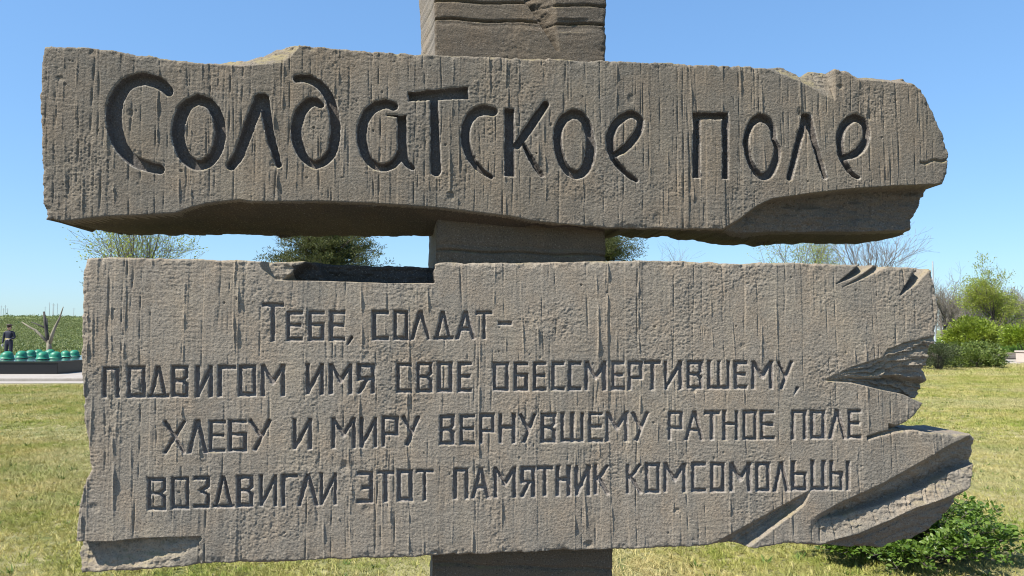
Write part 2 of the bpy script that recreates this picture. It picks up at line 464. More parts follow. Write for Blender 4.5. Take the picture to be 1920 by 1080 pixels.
def lower_letters():
    out = []
    rs = random.Random(5)
    for ch, x0, x1, y0, y1 in LOWER:
        hw = 3.45 + rs.uniform(-0.35, 0.3)
        if ch == ',':
            def fn(X, Y, b=(x0, x1, y0, y1)):
                return d_round(X, Y, np.array([(b[1] - 3, b[2] + 2.5, 3.2), (b[0] + 1, b[3] - 1, 0.8)]))
        else:
            jit = [rs.uniform(-0.5, 0.5) for _ in range(8)]
            def fn(X, Y, b=(x0, x1, y0, y1), ch=ch, hw=hw, jit=jit):
                bx0, bx1, by0, by1 = b
                if ch == '-':
                    return np.maximum(np.abs(X - (bx0 + bx1) / 2) - (bx1 - bx0) / 2, np.abs(Y - (by0 + by1) / 2) - 4)
                tx = lambda a: bx0 + hw + a * (bx1 - bx0 - 2 * hw)
                ty = lambda a: by0 + hw + a * (by1 - by0 - 2 * hw)
                d = np.full(X.shape, 1e3)
                k = 0
                for line in GL[ch]:
                    for p, q in zip(line[:-1], line[1:]):
                        w = hw + jit[k % 8] * 0.8
                        ext = w * (0.98 if (p[0] == q[0] or p[1] == q[1]) else 1.0)
                        d = np.minimum(d, d_butt(X, Y, (tx(p[0]), ty(p[1]), w), (tx(q[0]), ty(q[1]), w), ext))
                        k += 1
                box = np.maximum(np.abs(X - (bx0 + bx1) / 2) - (bx1 - bx0) / 2 - 0.3, np.abs(Y - (by0 + by1) / 2) - (by1 - by0) / 2 - 0.3)
                return np.maximum(d, box)
        out.append((ch, x0 - 6, x1 + 6, y0 - 6, y1 + 6, fn))
    return out

# ------------------------------------------------------------------ monument: relief slab builder
def project_plane(U, V):
    X = P0[0] + TV[0] * U; Y = P0[1] + TV[1] * U; Z = V - CAMZ
    c, s_ = math.cos(PITCH), math.sin(PITCH)
    depth = Y * c + Z * s_
    up = -Y * s_ + Z * c
    return CX + F * X / depth, CY - F * up / depth

def line_uv(pts, dflt=0.0):
    a = []
    for p in pts:
        D = p[2] if len(p) > 2 else dflt
        u, v = uv_of(p[0], p[1], D)
        a.append((u, v, D))
    a.sort()
    return np.array(a)

def stack_D(U, V, lines, base=0.0):
    """per column piecewise interpolation of depth between lines listed from top to bottom"""
    u = U[0, :]
    vs = []; ds = []
    for ln in lines:
        A = line_uv(ln)
        vs.append(np.interp(u, A[:, 0], A[:, 1])); ds.append(np.interp(u, A[:, 0], A[:, 2]))
    for i in range(1, len(vs)):
        vs[i] = np.minimum(vs[i], vs[i - 1] - 0.004)
    D = np.full(U.shape, base)
    for i in range(len(vs)):
        if i == 0: continue
        va, vb = vs[i - 1][None, :], vs[i][None, :]
        t = np.clip((va - V) / (va - vb), 0, 1)
        m = V <= va
        D = np.where(m, ds[i - 1][None, :] + (ds[i] - ds[i - 1])[None, :] * t, D)
    return D

def poly_sd(U, V, poly):
    """signed distance, positive inside"""
    d2 = np.full(U.shape, 1e9); inside = np.zeros(U.shape, bool)
    n = len(poly)
    for i in range(n):
        x0, y0 = poly[i]; x1, y1 = poly[(i + 1) % n]
        vx, vy = x1 - x0, y1 - y0
        t = np.clip(((U - x0) * vx + (V - y0) * vy) / (vx * vx + vy * vy + 1e-12), 0, 1)
        d2 = np.minimum(d2, (U - x0 - t * vx) ** 2 + (V - y0 - t * vy) ** 2)
        c = ((y0 > V) != (y1 > V)) & (U < (x1 - x0) * (V - y0) / (y1 - y0 + 1e-12) + x0)
        inside ^= c
    d = np.sqrt(d2)
    return np.where(inside, d, -d)

def relief(name, outline, step, macro, letters, let_depth, mats, parent, seed, back=0.42,
           edge_rough=0.004, board=1.0, rows=9, side_noise=0.03, side_fn=None, umask=None, r_edge=0.010, horiz=False, depth0=0.0, face_tone=None):
    poly = [uv_of(*p) if len(p) == 3 else uv_of(p[0], p[1], 0) for p in outline] if umask is None else umask
    pu = [p[0] for p in poly]; pv = [p[1] for p in poly]
    u = np.arange(min(pu) - 3 * step, max(pu) + 3 * step, step)
    v = np.arange(max(pv) + 3 * step, min(pv) - 3 * step, -step)
    U, V = np.meshgrid(u, v)
    rs = np.random.RandomState(seed)
    PX, PY = project_plane(U, V)
    sd = poly_sd(U, V, poly)
    sd = sd + edge_rough * fbm(U, V, 0.045, 0.045, seed + 3, 3) * 0.8
    # ---- relief
    D = macro(U, V, PX, PY)
    mac = D.copy()
    calm = 1.0
    tex = 0.0030 * fbm(U, V, 0.30, 0.42, seed + 11, 2)
    if not horiz:
        # board-marked casting: planks of uneven level, each with run lines of its own
        wob = U + 0.006 * fbm(U, V, 0.3, 0.9, seed + 5, 2)
        edges = np.cumsum(rs.uniform(0.030, 0.085, 400)) + U.min() - 0.1
        idx = np.clip(np.searchsorted(edges, wob), 0, 399)
        lev = rs.uniform(-1, 1, 400)
        tex = tex + board * 0.0015 * lev[idx] * sstep(vnoise(U, V, 0.11, 0.28, seed + 6), -0.2, 0.5)
        patch = sstep(fbm(U, V, 0.10, 0.22, seed + 7, 2), 0.1, 0.8)
        tex = tex + 0.7 * patch * (0.0013 * vnoise(U, V, 0.011, 0.20, seed + 8) + 0.0010 * vnoise(U, V, 0.0062, 0.09, seed + 9))
        L = tex * 0
        nlines = int(200 * board)
        for k in range(nlines):
            lu = rs.uniform(u[0], u[-1]); lv = rs.uniform(v[-1], v[0]); ln = rs.uniform(0.10, 0.65) * (1.9 if k % 3 == 0 else 0.85)
            w = rs.uniform(0.0014, 0.0036); amp = rs.choice([-1, 1, 1]) * rs.uniform(0.003, 0.0085) * (1 if k % 4 else 1.4)
            i0 = max(0, np.searchsorted(u, lu - 0.05)); i1 = np.searchsorted(u, lu + 0.05)
            j0 = max(0, np.searchsorted(-v, -(lv + ln / 2))); j1 = np.searchsorted(-v, -(lv - ln / 2))
            if i1 - i0 < 3 or j1 - j0 < 3: continue
            uu = U[j0:j1, i0:i1]; vv = V[j0:j1, i0:i1]
            dx = uu - lu - 0.004 * np.sin((vv - lv) * rs.uniform(3, 14) + k) - rs.uniform(-.012, .012) * (vv - lv)
            e = 1 - np.abs((vv - lv) / (ln / 2)) ** 4
            if k % 2: prof = np.exp(-(dx / w) ** 2)
            else: prof = np.exp(-np.abs(dx) / (w * 0.9)) * np.where(dx > 0, 1.0, 0.35)
            br = 0.55 + 0.45 * np.sin(vv * rs.uniform(20, 60) + k)
            L[j0:j1, i0:i1] += amp * prof * np.clip(e, 0, 1) * np.clip(br, 0.1, 1)
        tex = tex + L * 0.98
        # faint cross scratches
        tex = tex + 0.0006 * vnoise(U, V, 0.07, 0.0075, seed + 13) * sstep(vnoise(U, V, 0.2, 0.12, seed + 14), -0.2, 0.4)
    else:
        tex = tex * .5 + 0.0007 * vnoise(U, V, 0.5, 0.03, seed + 8) + 0.0010 * vnoise(U, V, 0.06, 0.014, seed + 9)
    g = 0.0007 * vnoise(U, V, 0.0095, 0.008, seed + 21) + 0.0010 * vnoise(U, V, 0.0062, 0.0055, seed + 22)
    rough = sstep(fbm(U, V, 0.16, 0.2, seed + 23, 2), 0.0, 0.9)
    tex = tex + g * (0.6 + 0.9 * rough) + (0.0005 + 0.0018 * rough) * fbm(U, V, 0.032, 0.045, seed + 24, 2) * 0.6
    # pits and flaked spots
    for k in range(95):
        pu_, pv_ = rs.uniform(u[0], u[-1]), rs.uniform(v[-1], v[0])
        r = rs.uniform(0.003, 0.007) if k % 6 else rs.uniform(0.012, 0.026)
        amp = rs.uniform(0.004, 0.008) if k % 5 else rs.uniform(-0.005, 0.007)
        i0 = max(0, np.searchsorted(u, pu_ - 2 * r)); i1 = np.searchsorted(u, pu_ + 2 * r)
        j0 = max(0, np.searchsorted(-v, -(pv_ + 2 * r))); j1 = np.searchsorted(-v, -(pv_ - 2 * r))
        if i1 - i0 < 2 or j1 - j0 < 2: continue
        q = np.hypot(U[j0:j1, i0:i1] - pu_, (V[j0:j1, i0:i1] - pv_) * rs.uniform(0.6, 1.3)) / r
        tex[j0:j1, i0:i1] += amp * np.clip(1 - q, 0, 1) ** 0.6 * (1 + 0.4 * vnoise(U[j0:j1, i0:i1], V[j0:j1, i0:i1], 0.008, 0.008, seed + k))
    tex = tex * np.where(mac > 0.01, 0.7, 1.0) + np.where(mac > 0.018, 0.0050 * fbm(U, V, 0.05, 0.022, seed + 71, 4) + 0.0024 * fbm(U, V, 0.014, 0.010, seed + 72, 2), 0)
    D = D + tex
    # ---- letters
    lid = np.full(U.shape, -1, np.int32); ld = np.full(U.shape, 1e3)
    wobble = 0.65 * vnoise(U, V, 0.018, 0.018, seed + 31) + 0.40 * vnoise(U, V, 0.007, 0.007, seed + 32)
    for k, (ch, x0, x1, y0, y1, fn) in enumerate(letters):
        m = (PX > x0) & (PX < x1) & (PY > y0) & (PY < y1)
        jj, ii = np.nonzero(m)
        if not len(jj): continue
        a, b, c, e = jj.min(), jj.max() + 1, ii.min(), ii.max() + 1
        d = fn(PX[a:b, c:e], PY[a:b, c:e]) + wobble[a:b, c:e]
        s_ = d < ld[a:b, c:e]
        ld[a:b, c:e] = np.where(s_, d, ld[a:b, c:e])
        lid[a:b, c:e] = np.where(s_, k, lid[a:b, c:e])
    if letters:
        dep = let_depth * (1 + 0.10 * vnoise(U, V, 0.05, 0.05, seed + 41))
        inn = sstep(-ld, -0.1, 1.6)
        bw = 2.3 if let_depth > .03 else 1.7
        bev = (0.0056 if let_depth > .03 else 0.0040) * np.clip((bw - ld) / bw, 0, 1) * (0.85 + 0.5 * vnoise(U, V, 0.03, 0.03, seed + 42))
        floor_n = 0.0012 * vnoise(U, V, 0.012, 0.012, seed + 43)
        D = D * (1 - 0.7 * inn) + inn * (dep + floor_n) + np.where(ld < 3.2, bev, 0) * (1 - inn)
    # ---- rounded arris
    rr = r_edge * (1 + 0.7 * vnoise(U, V, 0.06, 0.06, seed + 51))
    q = np.clip(sd, 0, None); q = np.minimum(q, rr)
    D = D + (rr - np.sqrt(np.clip(rr * rr - (rr - q) ** 2, 0, None)))
    D = D + 0.010 * np.clip(fbm(U, V, 0.028, 0.028, seed + 52, 3) + 0.1, 0, 1.2) * np.exp(-np.clip(sd, 0, 1) / 0.016)
    D = D + depth0
    # ---- cells
    ny, nx = U.shape
    okv = sd > -0.75 * step
    cell = okv[:-1, :-1] & okv[1:, :-1] & okv[:-1, 1:] & okv[1:, 1:]
    ctr = 0.25 * (sd[:-1, :-1] + sd[1:, :-1] + sd[:-1, 1:] + sd[1:, 1:])
    cell &= ctr > 0
    # drop isolated cells: keep those with >=2 neighbours
    for _ in range(3):
        nb = np.zeros(cell.shape, int)
        nb[1:] += cell[:-1]; nb[:-1] += cell[1:]; nb[:, 1:] += cell[:, :-1]; nb[:, :-1] += cell[:, 1:]
        cell &= nb >= 2
    vid = np.arange(ny * nx).reshape(ny, nx)
    # boundary loop
    cp = np.zeros((ny + 1, nx + 1), bool); cp[1:-1, 1:-1] = cell
    nxt = {}
    def addE(a, b):
        for x, y in zip(a.ravel().tolist(), b.ravel().tolist()): nxt.setdefault(x, []).append(y)
    j, i = np.nonzero(cell & ~cp[:-2, 1:-1]); addE(vid[j, i], vid[j, i + 1])            # top edge ->
    j, i = np.nonzero(cell & ~cp[1:-1, 2:]); addE(vid[j, i + 1], vid[j + 1, i + 1])     # right edge down
    j, i = np.nonzero(cell & ~cp[2:, 1:-1]); addE(vid[j + 1, i + 1], vid[j + 1, i])     # bottom <-
    j, i = np.nonzero(cell & ~cp[1:-1, :-2]); addE(vid[j + 1, i], vid[j, i])            # left up
    best = []
    while nxt:
        s0 = next(iter(nxt)); loop = [s0]; cur = s0
        while cur in nxt:
            n2 = nxt[cur].pop()
            if not nxt[cur]: del nxt[cur]
            cur = n2
            if cur == s0: break
            loop.append(cur)
        if len(loop) > len(best): best = loop
    loop = np.array(best)
    # snap boundary vertices to the outline
    gv, gu = np.gradient(sd)
    gu = gu / step; gv = -gv / step
    Uf = U.copy().ravel(); Vf = V.copy().ravel(); Df = D.ravel().copy()
    gl = np.maximum(np.hypot(gu, gv).ravel()[loop], 0.5)
    sl = np.clip(sd.ravel()[loop], -1.2 * step, 1.2 * step)
    Uf[loop] -= sl * gu.ravel()[loop] / gl ** 2
    Vf[loop] -= sl * gv.ravel()[loop] / gl ** 2
    # cells -> faces (wound so that the front faces the viewer, -y)
    jj, ii = np.nonzero(cell)
    F4 = np.stack([vid[jj, ii], vid[jj + 1, ii], vid[jj + 1, ii + 1], vid[jj, ii + 1]], 1)
    fl = np.full(len(F4), -1)
    if letters:
        fd = 0.25 * (ld[jj, ii] + ld[jj + 1, ii] + ld[jj, ii + 1] + ld[jj + 1, ii + 1])
        near = lid[jj, ii]
        fl = np.where(fd < 0.3, near, -1)
    Pall = np.stack([Uf, Df, Vf], 1)
    # sides
    n = len(loop)
    LP = Pall[loop]
    k2 = 4
    tang = np.roll(LP, -k2, 0) - np.roll(LP, k2, 0)
    nrm = np.stack([-tang[:, 2], tang[:, 0]], 1)      # (u, v) left of travel = outward for this winding
    nrm /= np.maximum(np.linalg.norm(nrm, axis=1), 1e-6)[:, None]
    ker = np.ones(15) / 15
    nrm = np.stack([np.convolve(np.r_[nrm[-7:, c_], nrm[:, c_], nrm[:7, c_]], ker, 'valid') for c_ in (0, 1)], 1)
    s_arc = np.arange(n) * step
    rings = [LP]
    for k in range(1, rows + 1):
        t = k / rows
        tt = t ** 1.2
        y = LP[:, 1] + (back + depth0 - LP[:, 1]) * tt
        o = side_noise * (fbm(s_arc[None, :], np.full((1, n), t * 0.4 + 5), 0.11, 0.10, seed + 61, 3)[0]) * min(1, t * 3) * 0.5
        o = o - side_noise * 0.25 * min(1, t * 3)
        # steep, thin walls only: keep the ring order
        Q = np.stack([LP[:, 0] + nrm[:, 0] * o, y, LP[:, 2] + nrm[:, 1] * o], 1)
        if side_fn is not None: Q = side_fn(Q, LP, nrm, tt)
        rings.append(Q)
    side_v = np.vstack(rings)
    sf = []
    a = np.arange(n); b = (a + 1) % n
    for k in range(rows):
        sf.append(np.stack([k * n + a, k * n + b, (k + 1) * n + b, (k + 1) * n + a], 1))
    sf = np.vstack(sf)
    # body = front (no letters) + sides + back
    body = F4[fl < 0]
    used = np.unique(body)
    remap = np.full(ny * nx, -1); remap[used] = np.arange(len(used))
    bv = Pall[used]
    nb_ = len(used)
    # reuse front loop vertices for ring 0
    sidx = np.arange(len(side_v)) + nb_ - n
    first = remap[loop]
    miss = first < 0
    sidx[:n] = np.where(miss, 0, first)
    V_all = np.vstack([bv, side_v[n:]])
    F_all = np.vstack([remap[body], sidx[sf]])
    o = mesh_obj(name, V_all, F_all[:, ::1], mats[0], parent, smooth=True)
    me = o.data
    rim_wear_light = np.exp(-((ld.ravel() - 0.5) / (1.3 if let_depth > .03 else 1.0)) ** 2) * np.clip(0.55 + 0.9 * wobble.ravel(), 0, 1) * 0.62 if letters else np.zeros(ny * nx)  # mask of the painted light rims around the letters, with edge wear
    att = me.attributes.new('rim_wear_light', 'FLOAT', 'POINT')
    av = np.zeros(len(V_all), np.float32); av[:nb_] = rim_wear_light[used]
    if len(att.data) == len(av): att.data.foreach_set('value', av)
    if face_tone is not None:
        for mm in face_tone[0]: me.materials.append(mm)
        fi = face_tone[1](U, V, PX, PY, mac)[jj, ii][fl < 0].astype(np.int32)
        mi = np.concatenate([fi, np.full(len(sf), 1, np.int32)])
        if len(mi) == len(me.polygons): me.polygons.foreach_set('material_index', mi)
    # back face as one n-gon object data: add through bmesh-free route
    backring = side_v[rows * n:][::4]
    bk = mesh_obj('back_face', backring, [list(range(len(backring)))], mats[0], o, smooth=False)
    nmat = o
    objs = []
    for k, (ch, *_r) in enumerate(letters):
        fk = F4[fl == k]
        if not len(fk): continue
        us = np.unique(fk)
        rm = np.zeros(ny * nx, int); rm[us] = np.arange(len(us))
        nm = 'comma' if ch == ',' else ('dash' if ch == '-' else 'letter')
        lo = mesh_obj(nm, Pall[us], rm[fk], mats[1], o, smooth=True)
        lo['label'] = 'carved comma' if ch == ',' else ('carved dash' if ch == '-' else 'carved letter ' + ch)
        objs.append(lo)
    return o

monument = empty("stone_monument", tuple(P0), YAW,
                 label="tall rough concrete monument of two broken inscribed slabs on a pylon", cat="monument")

# ---- upper slab
U_OUT = [(80,85,0),(130,86,0),(200,93,0),(270,103,0),(330,112,0),(385,118,0),(420,116,.06),(470,111,.08),(500,103,.09),(520,93,.07),(545,87,.03),(590,87,0),(640,91,0),(700,96,0),
 (790,101,0),(900,105,0),(1000,108,0),(1135,113,0),(1200,116,0),(1300,119,0),(1400,124,0),(1440,129,0),(1455,126,.03),(1470,127,.05),(1484,137,.05),(1500,143,.04),(1515,134,.06),(1545,131,.05),(1570,130,0),
 (1590,133,0),(1608,143,.02),(1640,146,.03),(1690,149,.03),(1712,155,0),(1726,166,0),(1740,186,0),(1752,215,0),(1765,245,0),(1775,270,0),(1781,292,0),(1779,325,0),(1770,345,0),(1752,362,.05),(1733,368,.10),
 (1724,388,.12),(1712,413,.13),(1708,433,.14),(1690,441,.24),(1650,452,.32),(1610,457,.35),(1500,456,.34),(1430,452,.28),(1390,446,.16),(1360,434,.04),
 (1250,431,.03),(1130,430,.04),(1060,426,.07),(1000,425,.12),(940,429,.18),(880,436,.26),(820,441,.32),(700,443,.36),(450,441,.36),(240,440,.35),(185,437,.32),(160,430,.27),(135,421,.16),(110,419,.09),(92,414,.03),(87,404,0),
 (80,380,0),(78,330,0),(79,290,0),(74,210,0),(77,150,0)]
E1 = [(60,424),(90,416),(150,410),(200,404),(260,402),(330,398),(360,387),(390,380),(450,373),(470,377),(600,376),(700,380),(820,388),(960,405),(1000,413),(1130,427),(1355,429),(1385,412),(1420,385),(1450,372),(1520,362),(1600,353),(1680,348),(1800,343)]
def off(line, dy, Ds):
    xs = [d[0] for d in Ds]; vals = [d[1] for d in Ds]
    return [(p[0], p[1] + dy, float(np.interp(p[0], xs, vals))) for p in line]
def upper_macro(U, V, PX, PY):
    E2 = off(E1, 4, [(60,.012),(1350,.012),(1385,.09),(1450,.11),(1800,.11)])
    F3 = [(60,428,.02),(110,418,.04),(200,421,.14),(330,417,.16),(400,410,.17),(600,409,.17),(820,414,.15),(960,417,.08),(1000,419,.06),(1130,429,.03),(1355,431,.03),(1385,436,.10),(1450,434,.13),(1600,435,.14),(1700,432,.14),(1800,425,.14)]
    B4 = [(60,440,.04),(110,421,.09),(160,431,.27),(240,441,.35),(450,442,.36),(700,444,.36),(820,442,.32),(880,437,.26),(1000,426,.12),(1060,427,.08),(1130,431,.05),(1355,434,.05),(1390,447,.16),(1430,453,.28),(1500,457,.34),(1610,458,.35),(1690,444,.26),(1800,440,.24)]
    D = stack_D(U, V, [off(E1, 0, [(0, 0.0), (2000, 0.0)]), E2, F3, B4])
    soft = 0.010 * fbm(U, V, 0.16, 0.05, 991, 3)
    D = D + np.where(D > 0.03, soft, 0)
    # broken top corner facing up at the left
    def wedge(front, back_):
        A = line_uv(front); B = line_uv(back_)
        u = U[0, :]
        va = np.interp(u, A[:, 0], A[:, 1]); vb = np.interp(u, B[:, 0], B[:, 1]); db = np.interp(u, B[:, 0], B[:, 2])
        m = (u >= A[0, 0]) & (u <= A[-1, 0])
        t = np.clip((V - va[None, :]) / np.maximum(vb - va, 0.004)[None, :], 0, 1.3)
        return np.where(m[None, :], t * db[None, :], 0)
    D = np.maximum(D, wedge([(375,118),(410,121),(450,124),(500,120),(530,117),(545,106),(560,90)], [(375,117,.01),(420,116,.06),(470,111,.09),(500,103,.09),(520,93,.07),(560,86,.01)]))
    D = np.maximum(D, wedge([(1432,127),(1470,142),(1500,152),(1535,172),(1566,188)], [(1432,126,.004),(1470,127,.05),(1500,143,.05),(1515,134,.07),(1566,130,.075)]))
    D = np.maximum(D, wedge([(1585,136),(1610,150),(1650,152),(1712,158)], [(1585,133,.0),(1608,143,.03),(1640,146,.04),(1712,155,.01)]))
    # crack near the right end
    c = np.abs(PY - (306 - (PX - 1720) * 0.12 + 2 * np.sin(PX * .2)))
    D = D + np.where((PX > 1725), 0.012 * np.exp(-(c / 2.2) ** 2), 0)
    return D
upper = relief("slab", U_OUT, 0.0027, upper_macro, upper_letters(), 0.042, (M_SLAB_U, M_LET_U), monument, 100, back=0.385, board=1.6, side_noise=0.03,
               face_tone=((M_FRAC_SHADE_U, M_FRAC_SHADE_M), lambda U, V, PX, PY, mac: np.where((mac > 0.012) & (PY > 300) & ~((PX > 1715) & (PY < 345)), np.where((PX > 1365) & (mac < .17), 2, 1), 0)))  # broken underside and recess get colours with their shade painted in
upper['label'] = "upper slab carved with large letters"

# ---- lower slab
L_OUT = [(160,483,0),(200,482,0),(300,484,0),(400,487,0),(480,489,0),(550,492,.08),(600,494,.15),(660,497,.17),(735,499,.17),(806,501,.17),(812,503,.17),(814,496,.02),(822,493,0),
 (900,492,0),(1000,492,0),(1130,490,0),(1200,489,0),(1300,490,0),(1390,495,0),(1430,492,0),(1500,492,0),(1560,495,0),(1600,497,.02),(1625,496,.03),(1650,499,.02),(1680,500,0),(1712,502,0),(1730,501,.02),(1745,507,.02),(1751,516,0),
 (1756,545,0),(1759,580,0),(1757,605,0),(1754,627,0),(1752,641,.02),(1742,649,.03),(1738,667,.04),(1735,683,.05),(1727,693,.06),(1733,704,.065),(1738,719,.07),(1733,741,.06),(1722,757,.03),(1720,772,0),(1713,783,0),(1697,797,0),(1690,804,0),
 (1705,806,0),(1740,810,0),(1790,814,0),(1822,815,0),(1834,822,0),(1836,834,.01),(1828,846,.03),(1825,869,.04),(1816,905,.03),(1811,916,.04),(1792,925,.07),(1787,940,.08),(1776,957,.09),(1762,979,.10),(1752,987,.11),(1737,997,.12),(1725,1005,.12),
 (1690,1014,.12),(1649,1027,.11),(1590,1025,.07),(1526,1020,.02),(1481,1019,0),(1413,1025,.02),(1348,1021,0),(1300,1025,0),(1250,1028,0),(1150,1031,0),(980,1036,0),(820,1042,0),(750,1046,0),(600,1050,0),(500,1056,0),(440,1055,0),(375,1060,0),(300,1067,.02),(200,1073,.03),(150,1077,.03),
 (147,1040,.06),(147,1018,.05),(141,1005,0),(142,990,0),(146,965,0),(152,930,0),(160,900,0),(170,881,0),(168,860,0),(163,820,0),(157,770,0),(153,700,0),(154,600,0),(155,520,0)]
def lower_macro(U, V, PX, PY):
    D = np.zeros(U.shape)
    # top notch with a layered start
    N = line_uv([(487,503),(500,512),(515,526),(615,527),(724,531),(806,531)])
    vN = np.interp(U, N[:, 0], N[:, 1])
    ur = uv_of(815, 510)[0] + 0.004 * vnoise(U, V, 0.03, 0.02, 7)
    dep = 0.17 * (0.25 * sstep(PX, 488, 500) + 0.35 * sstep(PX + 1.2 * (PY - 510), 540, 560) + 0.4 * sstep(PX - 0.5 * (PY - 510), 595, 606))
    dep = dep + 0.012 * vnoise(U, V, 0.25, 0.022, 77) * sstep(PX, 490, 540)
    m = (V > vN) & (U < ur) & (PX > 487)
    edge = sstep(V - vN, 0, 0.006) * sstep(ur - U, 0, 0.006)
    D = np.where(m, dep * edge, D)
    # lower left notch
    A = line_uv([(120,1016),(153,1016),(203,1016),(267,1009),(330,1007),(374,1005)])
    B = line_uv([(120,1078),(200,1073),(374,1061)])
    va = np.interp(U, A[:, 0], A[:, 1]); vb = np.interp(U, B[:, 0], B[:, 1])
    t = np.clip((va - V) / (va - vb), 0, 1)
    dt = np.interp(PX, [120, 160, 220, 374], [0.075, 0.085, 0.075, 0.022])
    db = np.interp(PX, [120, 160, 220, 374], [0.045, 0.045, 0.03, 0.005])
    m = (V < va) & (PX < 375 + 3 * np.sin(PY * .3))
    D = np.where(m, (dt + (db - dt) * t) * sstep(va - V, 0, 0.008) + 0.004 * fbm(U, V, 0.09, 0.06, 81, 3), D)
    # right middle: splintered recess opening to the right
    A = line_uv([(1541,713),(1577,696),(1592,689),(1621,680),(1656,668),(1664,653),(1695,642),(1765,626)])
    B = line_uv([(1541,715),(1599,719),(1655,732),(1695,740),(1716,750),(1770,772)])
    va = np.interp(U, A[:, 0], A[:, 1]); vb = np.interp(U, B[:, 0], B[:, 1])
    t = np.clip((va - V) / np.maximum(va - vb, 0.002), 0, 1)
    x = np.clip((PX - 1541) / 190, 0, 1.1)
    lay = t * 5.6 + 0.7 * vnoise(U, V, 0.14, 0.035, 91) + .25 * vnoise(U, V, .03, .012, 94)
    saw = lay - np.floor(lay)
    dd = x * 0.05 * t + 0.030 * np.clip(x * 1.6, 0, 1) ** 0.7 * sstep(saw, 0.0, 0.10) * (1 - saw) * (0.5 + 0.8 * vnoise(U, V, 0.2, 0.05, 96) ** 2) \
        + 0.045 * sstep(t, 0.62, 0.70) * x + 0.004 * fbm(U, V, 0.08, 0.010, 92, 3) * np.clip(x * 4, 0, 1)
    m = (V < va) & (V > vb) & (PX > 1541)
    D = np.where(m, np.clip(dd, 0, None) * sstep(va - V, 0, 0.006) * sstep(V - vb, 0, 0.006), D)
    # under the tongue
    A = line_uv([(1668,794),(1680,797),(1697,792),(1716,778)]); va = np.interp(U, A[:, 0], A[:, 1])
    m = (V < va) & (PX > 1666) & (PY < 806)
    D = np.where(m, np.clip((va - V) * 1.6, 0, .05), D)
    cr = np.abs(PY - np.interp(PX, [1625, 1650, 1692], [822, 814, 805]))
    D = D + np.where((PX > 1625) & (PX < 1700), 0.02 * np.exp(-(cr / 3) ** 2), 0)
    # lower right: long diagonal flutes
    T1 = [(1500,990),(1523,971),(1574,943),(1655,906),(1720,869),(1778,835),(1791,829),(1850,800)]
    L1 = [(1500,994,.04),(1523,974,.05),(1568,964,.07),(1639,941,.085),(1713,912,.085),(1768,882,.08),(1825,866,.06),(1850,858,.06)]
    R1 = [(1500,1030,.02),(1571,1011,.03),(1607,1001,.035),(1671,975,.04),(1713,954,.04),(1768,936,.04),(1813,917,.035),(1850,900,.03)]
    BB = [(1500,1060,.05),(1616,1030,.10),(1687,1010,.12),(1752,990,.12),(1850,960,.11)]
    S1 = stack_D(U, V, [off(T1, 0, [(0, 0), (2000, 0)]), off(T1, 6, [(1500, .03), (1600, .05), (1780, .035), (1850, .02)]),
                        [(p[0], p[1] - 2, p[2]) for p in L1], [(p[0], p[1] + 2, .036) for p in L1], [(p[0], p[1], .008) for p in R1],
                        [(p[0], p[1] + 4, .06) for p in R1], BB])
    S1 = S1 * sstep(PX, 1512, 1560)
    # stepped flutes below the ridge and joints across it
    A = line_uv([(p[0], p[1]) for p in R1]); vr = np.interp(U, A[:, 0], A[:, 1])
    below = np.clip((vr - V) / 0.16, 0, 1)
    S1 = S1 + np.where(V < vr - 0.012, 0.014 * (np.abs(((below * 2.6) % 1) - 0.35) - 0.35) * sstep(PX, 1560, 1640), 0)
    A = line_uv([(p[0], p[1]) for p in L1]); vl = np.interp(U, A[:, 0], A[:, 1])
    on = (V < vl - .004) & (V > vr + .004) & (PX > 1525)
    for xx in (1537, 1566, 1599, 1645, 1677, 1709, 1742, 1750, 1770, 1790):
        c = (PX - xx - 0.10 * (PY - 970) - 1.5 * np.sin(PY * .15 + xx)) / 1.7
        S1 = S1 + np.where(on, 0.007 * np.exp(-c * c), 0)
    S1 = S1 + np.where(S1 > .01, 0.003 * fbm(U, V, 0.05, 0.05, 95, 3), 0)
    D = np.maximum(D, S1)
    # left diagonal flute
    A = line_uv([(1325,1030),(1374,997),(1429,963),(1500,929),(1515,925)]); B = line_uv([(1395,1030),(1439,995),(1500,953),(1526,932),(1540,924)])
    # distance across the diagonal band
    ua, ub = uv_of(1360, 1006), uv_of(1500, 929)
    dx, dy = ub[0] - ua[0], ub[1] - ua[1]; Ln = math.hypot(dx, dy)
    al = ((U - ua[0]) * dx + (V - ua[1]) * dy) / Ln
    pe = ((U - ua[0]) * dy - (V - ua[1]) * dx) / Ln       # >0 to the lower right
    w = np.interp(al, [-0.15, 0.0, Ln, Ln + 0.06], [0.115, 0.10, 0.045, 0.0])
    q = pe / np.maximum(w, 1e-4)
    prof = np.where((q > 0) & (q < 1), np.minimum(q * 2.2, 1) * 0.045 * np.where(q > .82, (1 - q) / .18, 1), 0)
    prof = prof + np.where((q > .3) & (q < 1), 0.006 * np.sin(q * 22), 0)
    D = np.maximum(D, np.where((al > -0.2) & (w > 0), prof * np.clip((Ln + .06 - al) / .12, 0, 1), 0))
    # gouges at the top right corner
    for pts, dp in (([(1567,533,.5),(1598,515,6),(1630,492,10)], .05), ([(1579,539,.5),(1615,521,3.5),(1655,496,8)], .035), ([(1689,553,1.5),(1710,530,8),(1733,500,12)], .055)):
        d = d_round(PX, PY, catmull(pts, 5))
        D = np.maximum(D, dp * np.clip(-d / 7, 0, 1) ** 0.8)
    return D
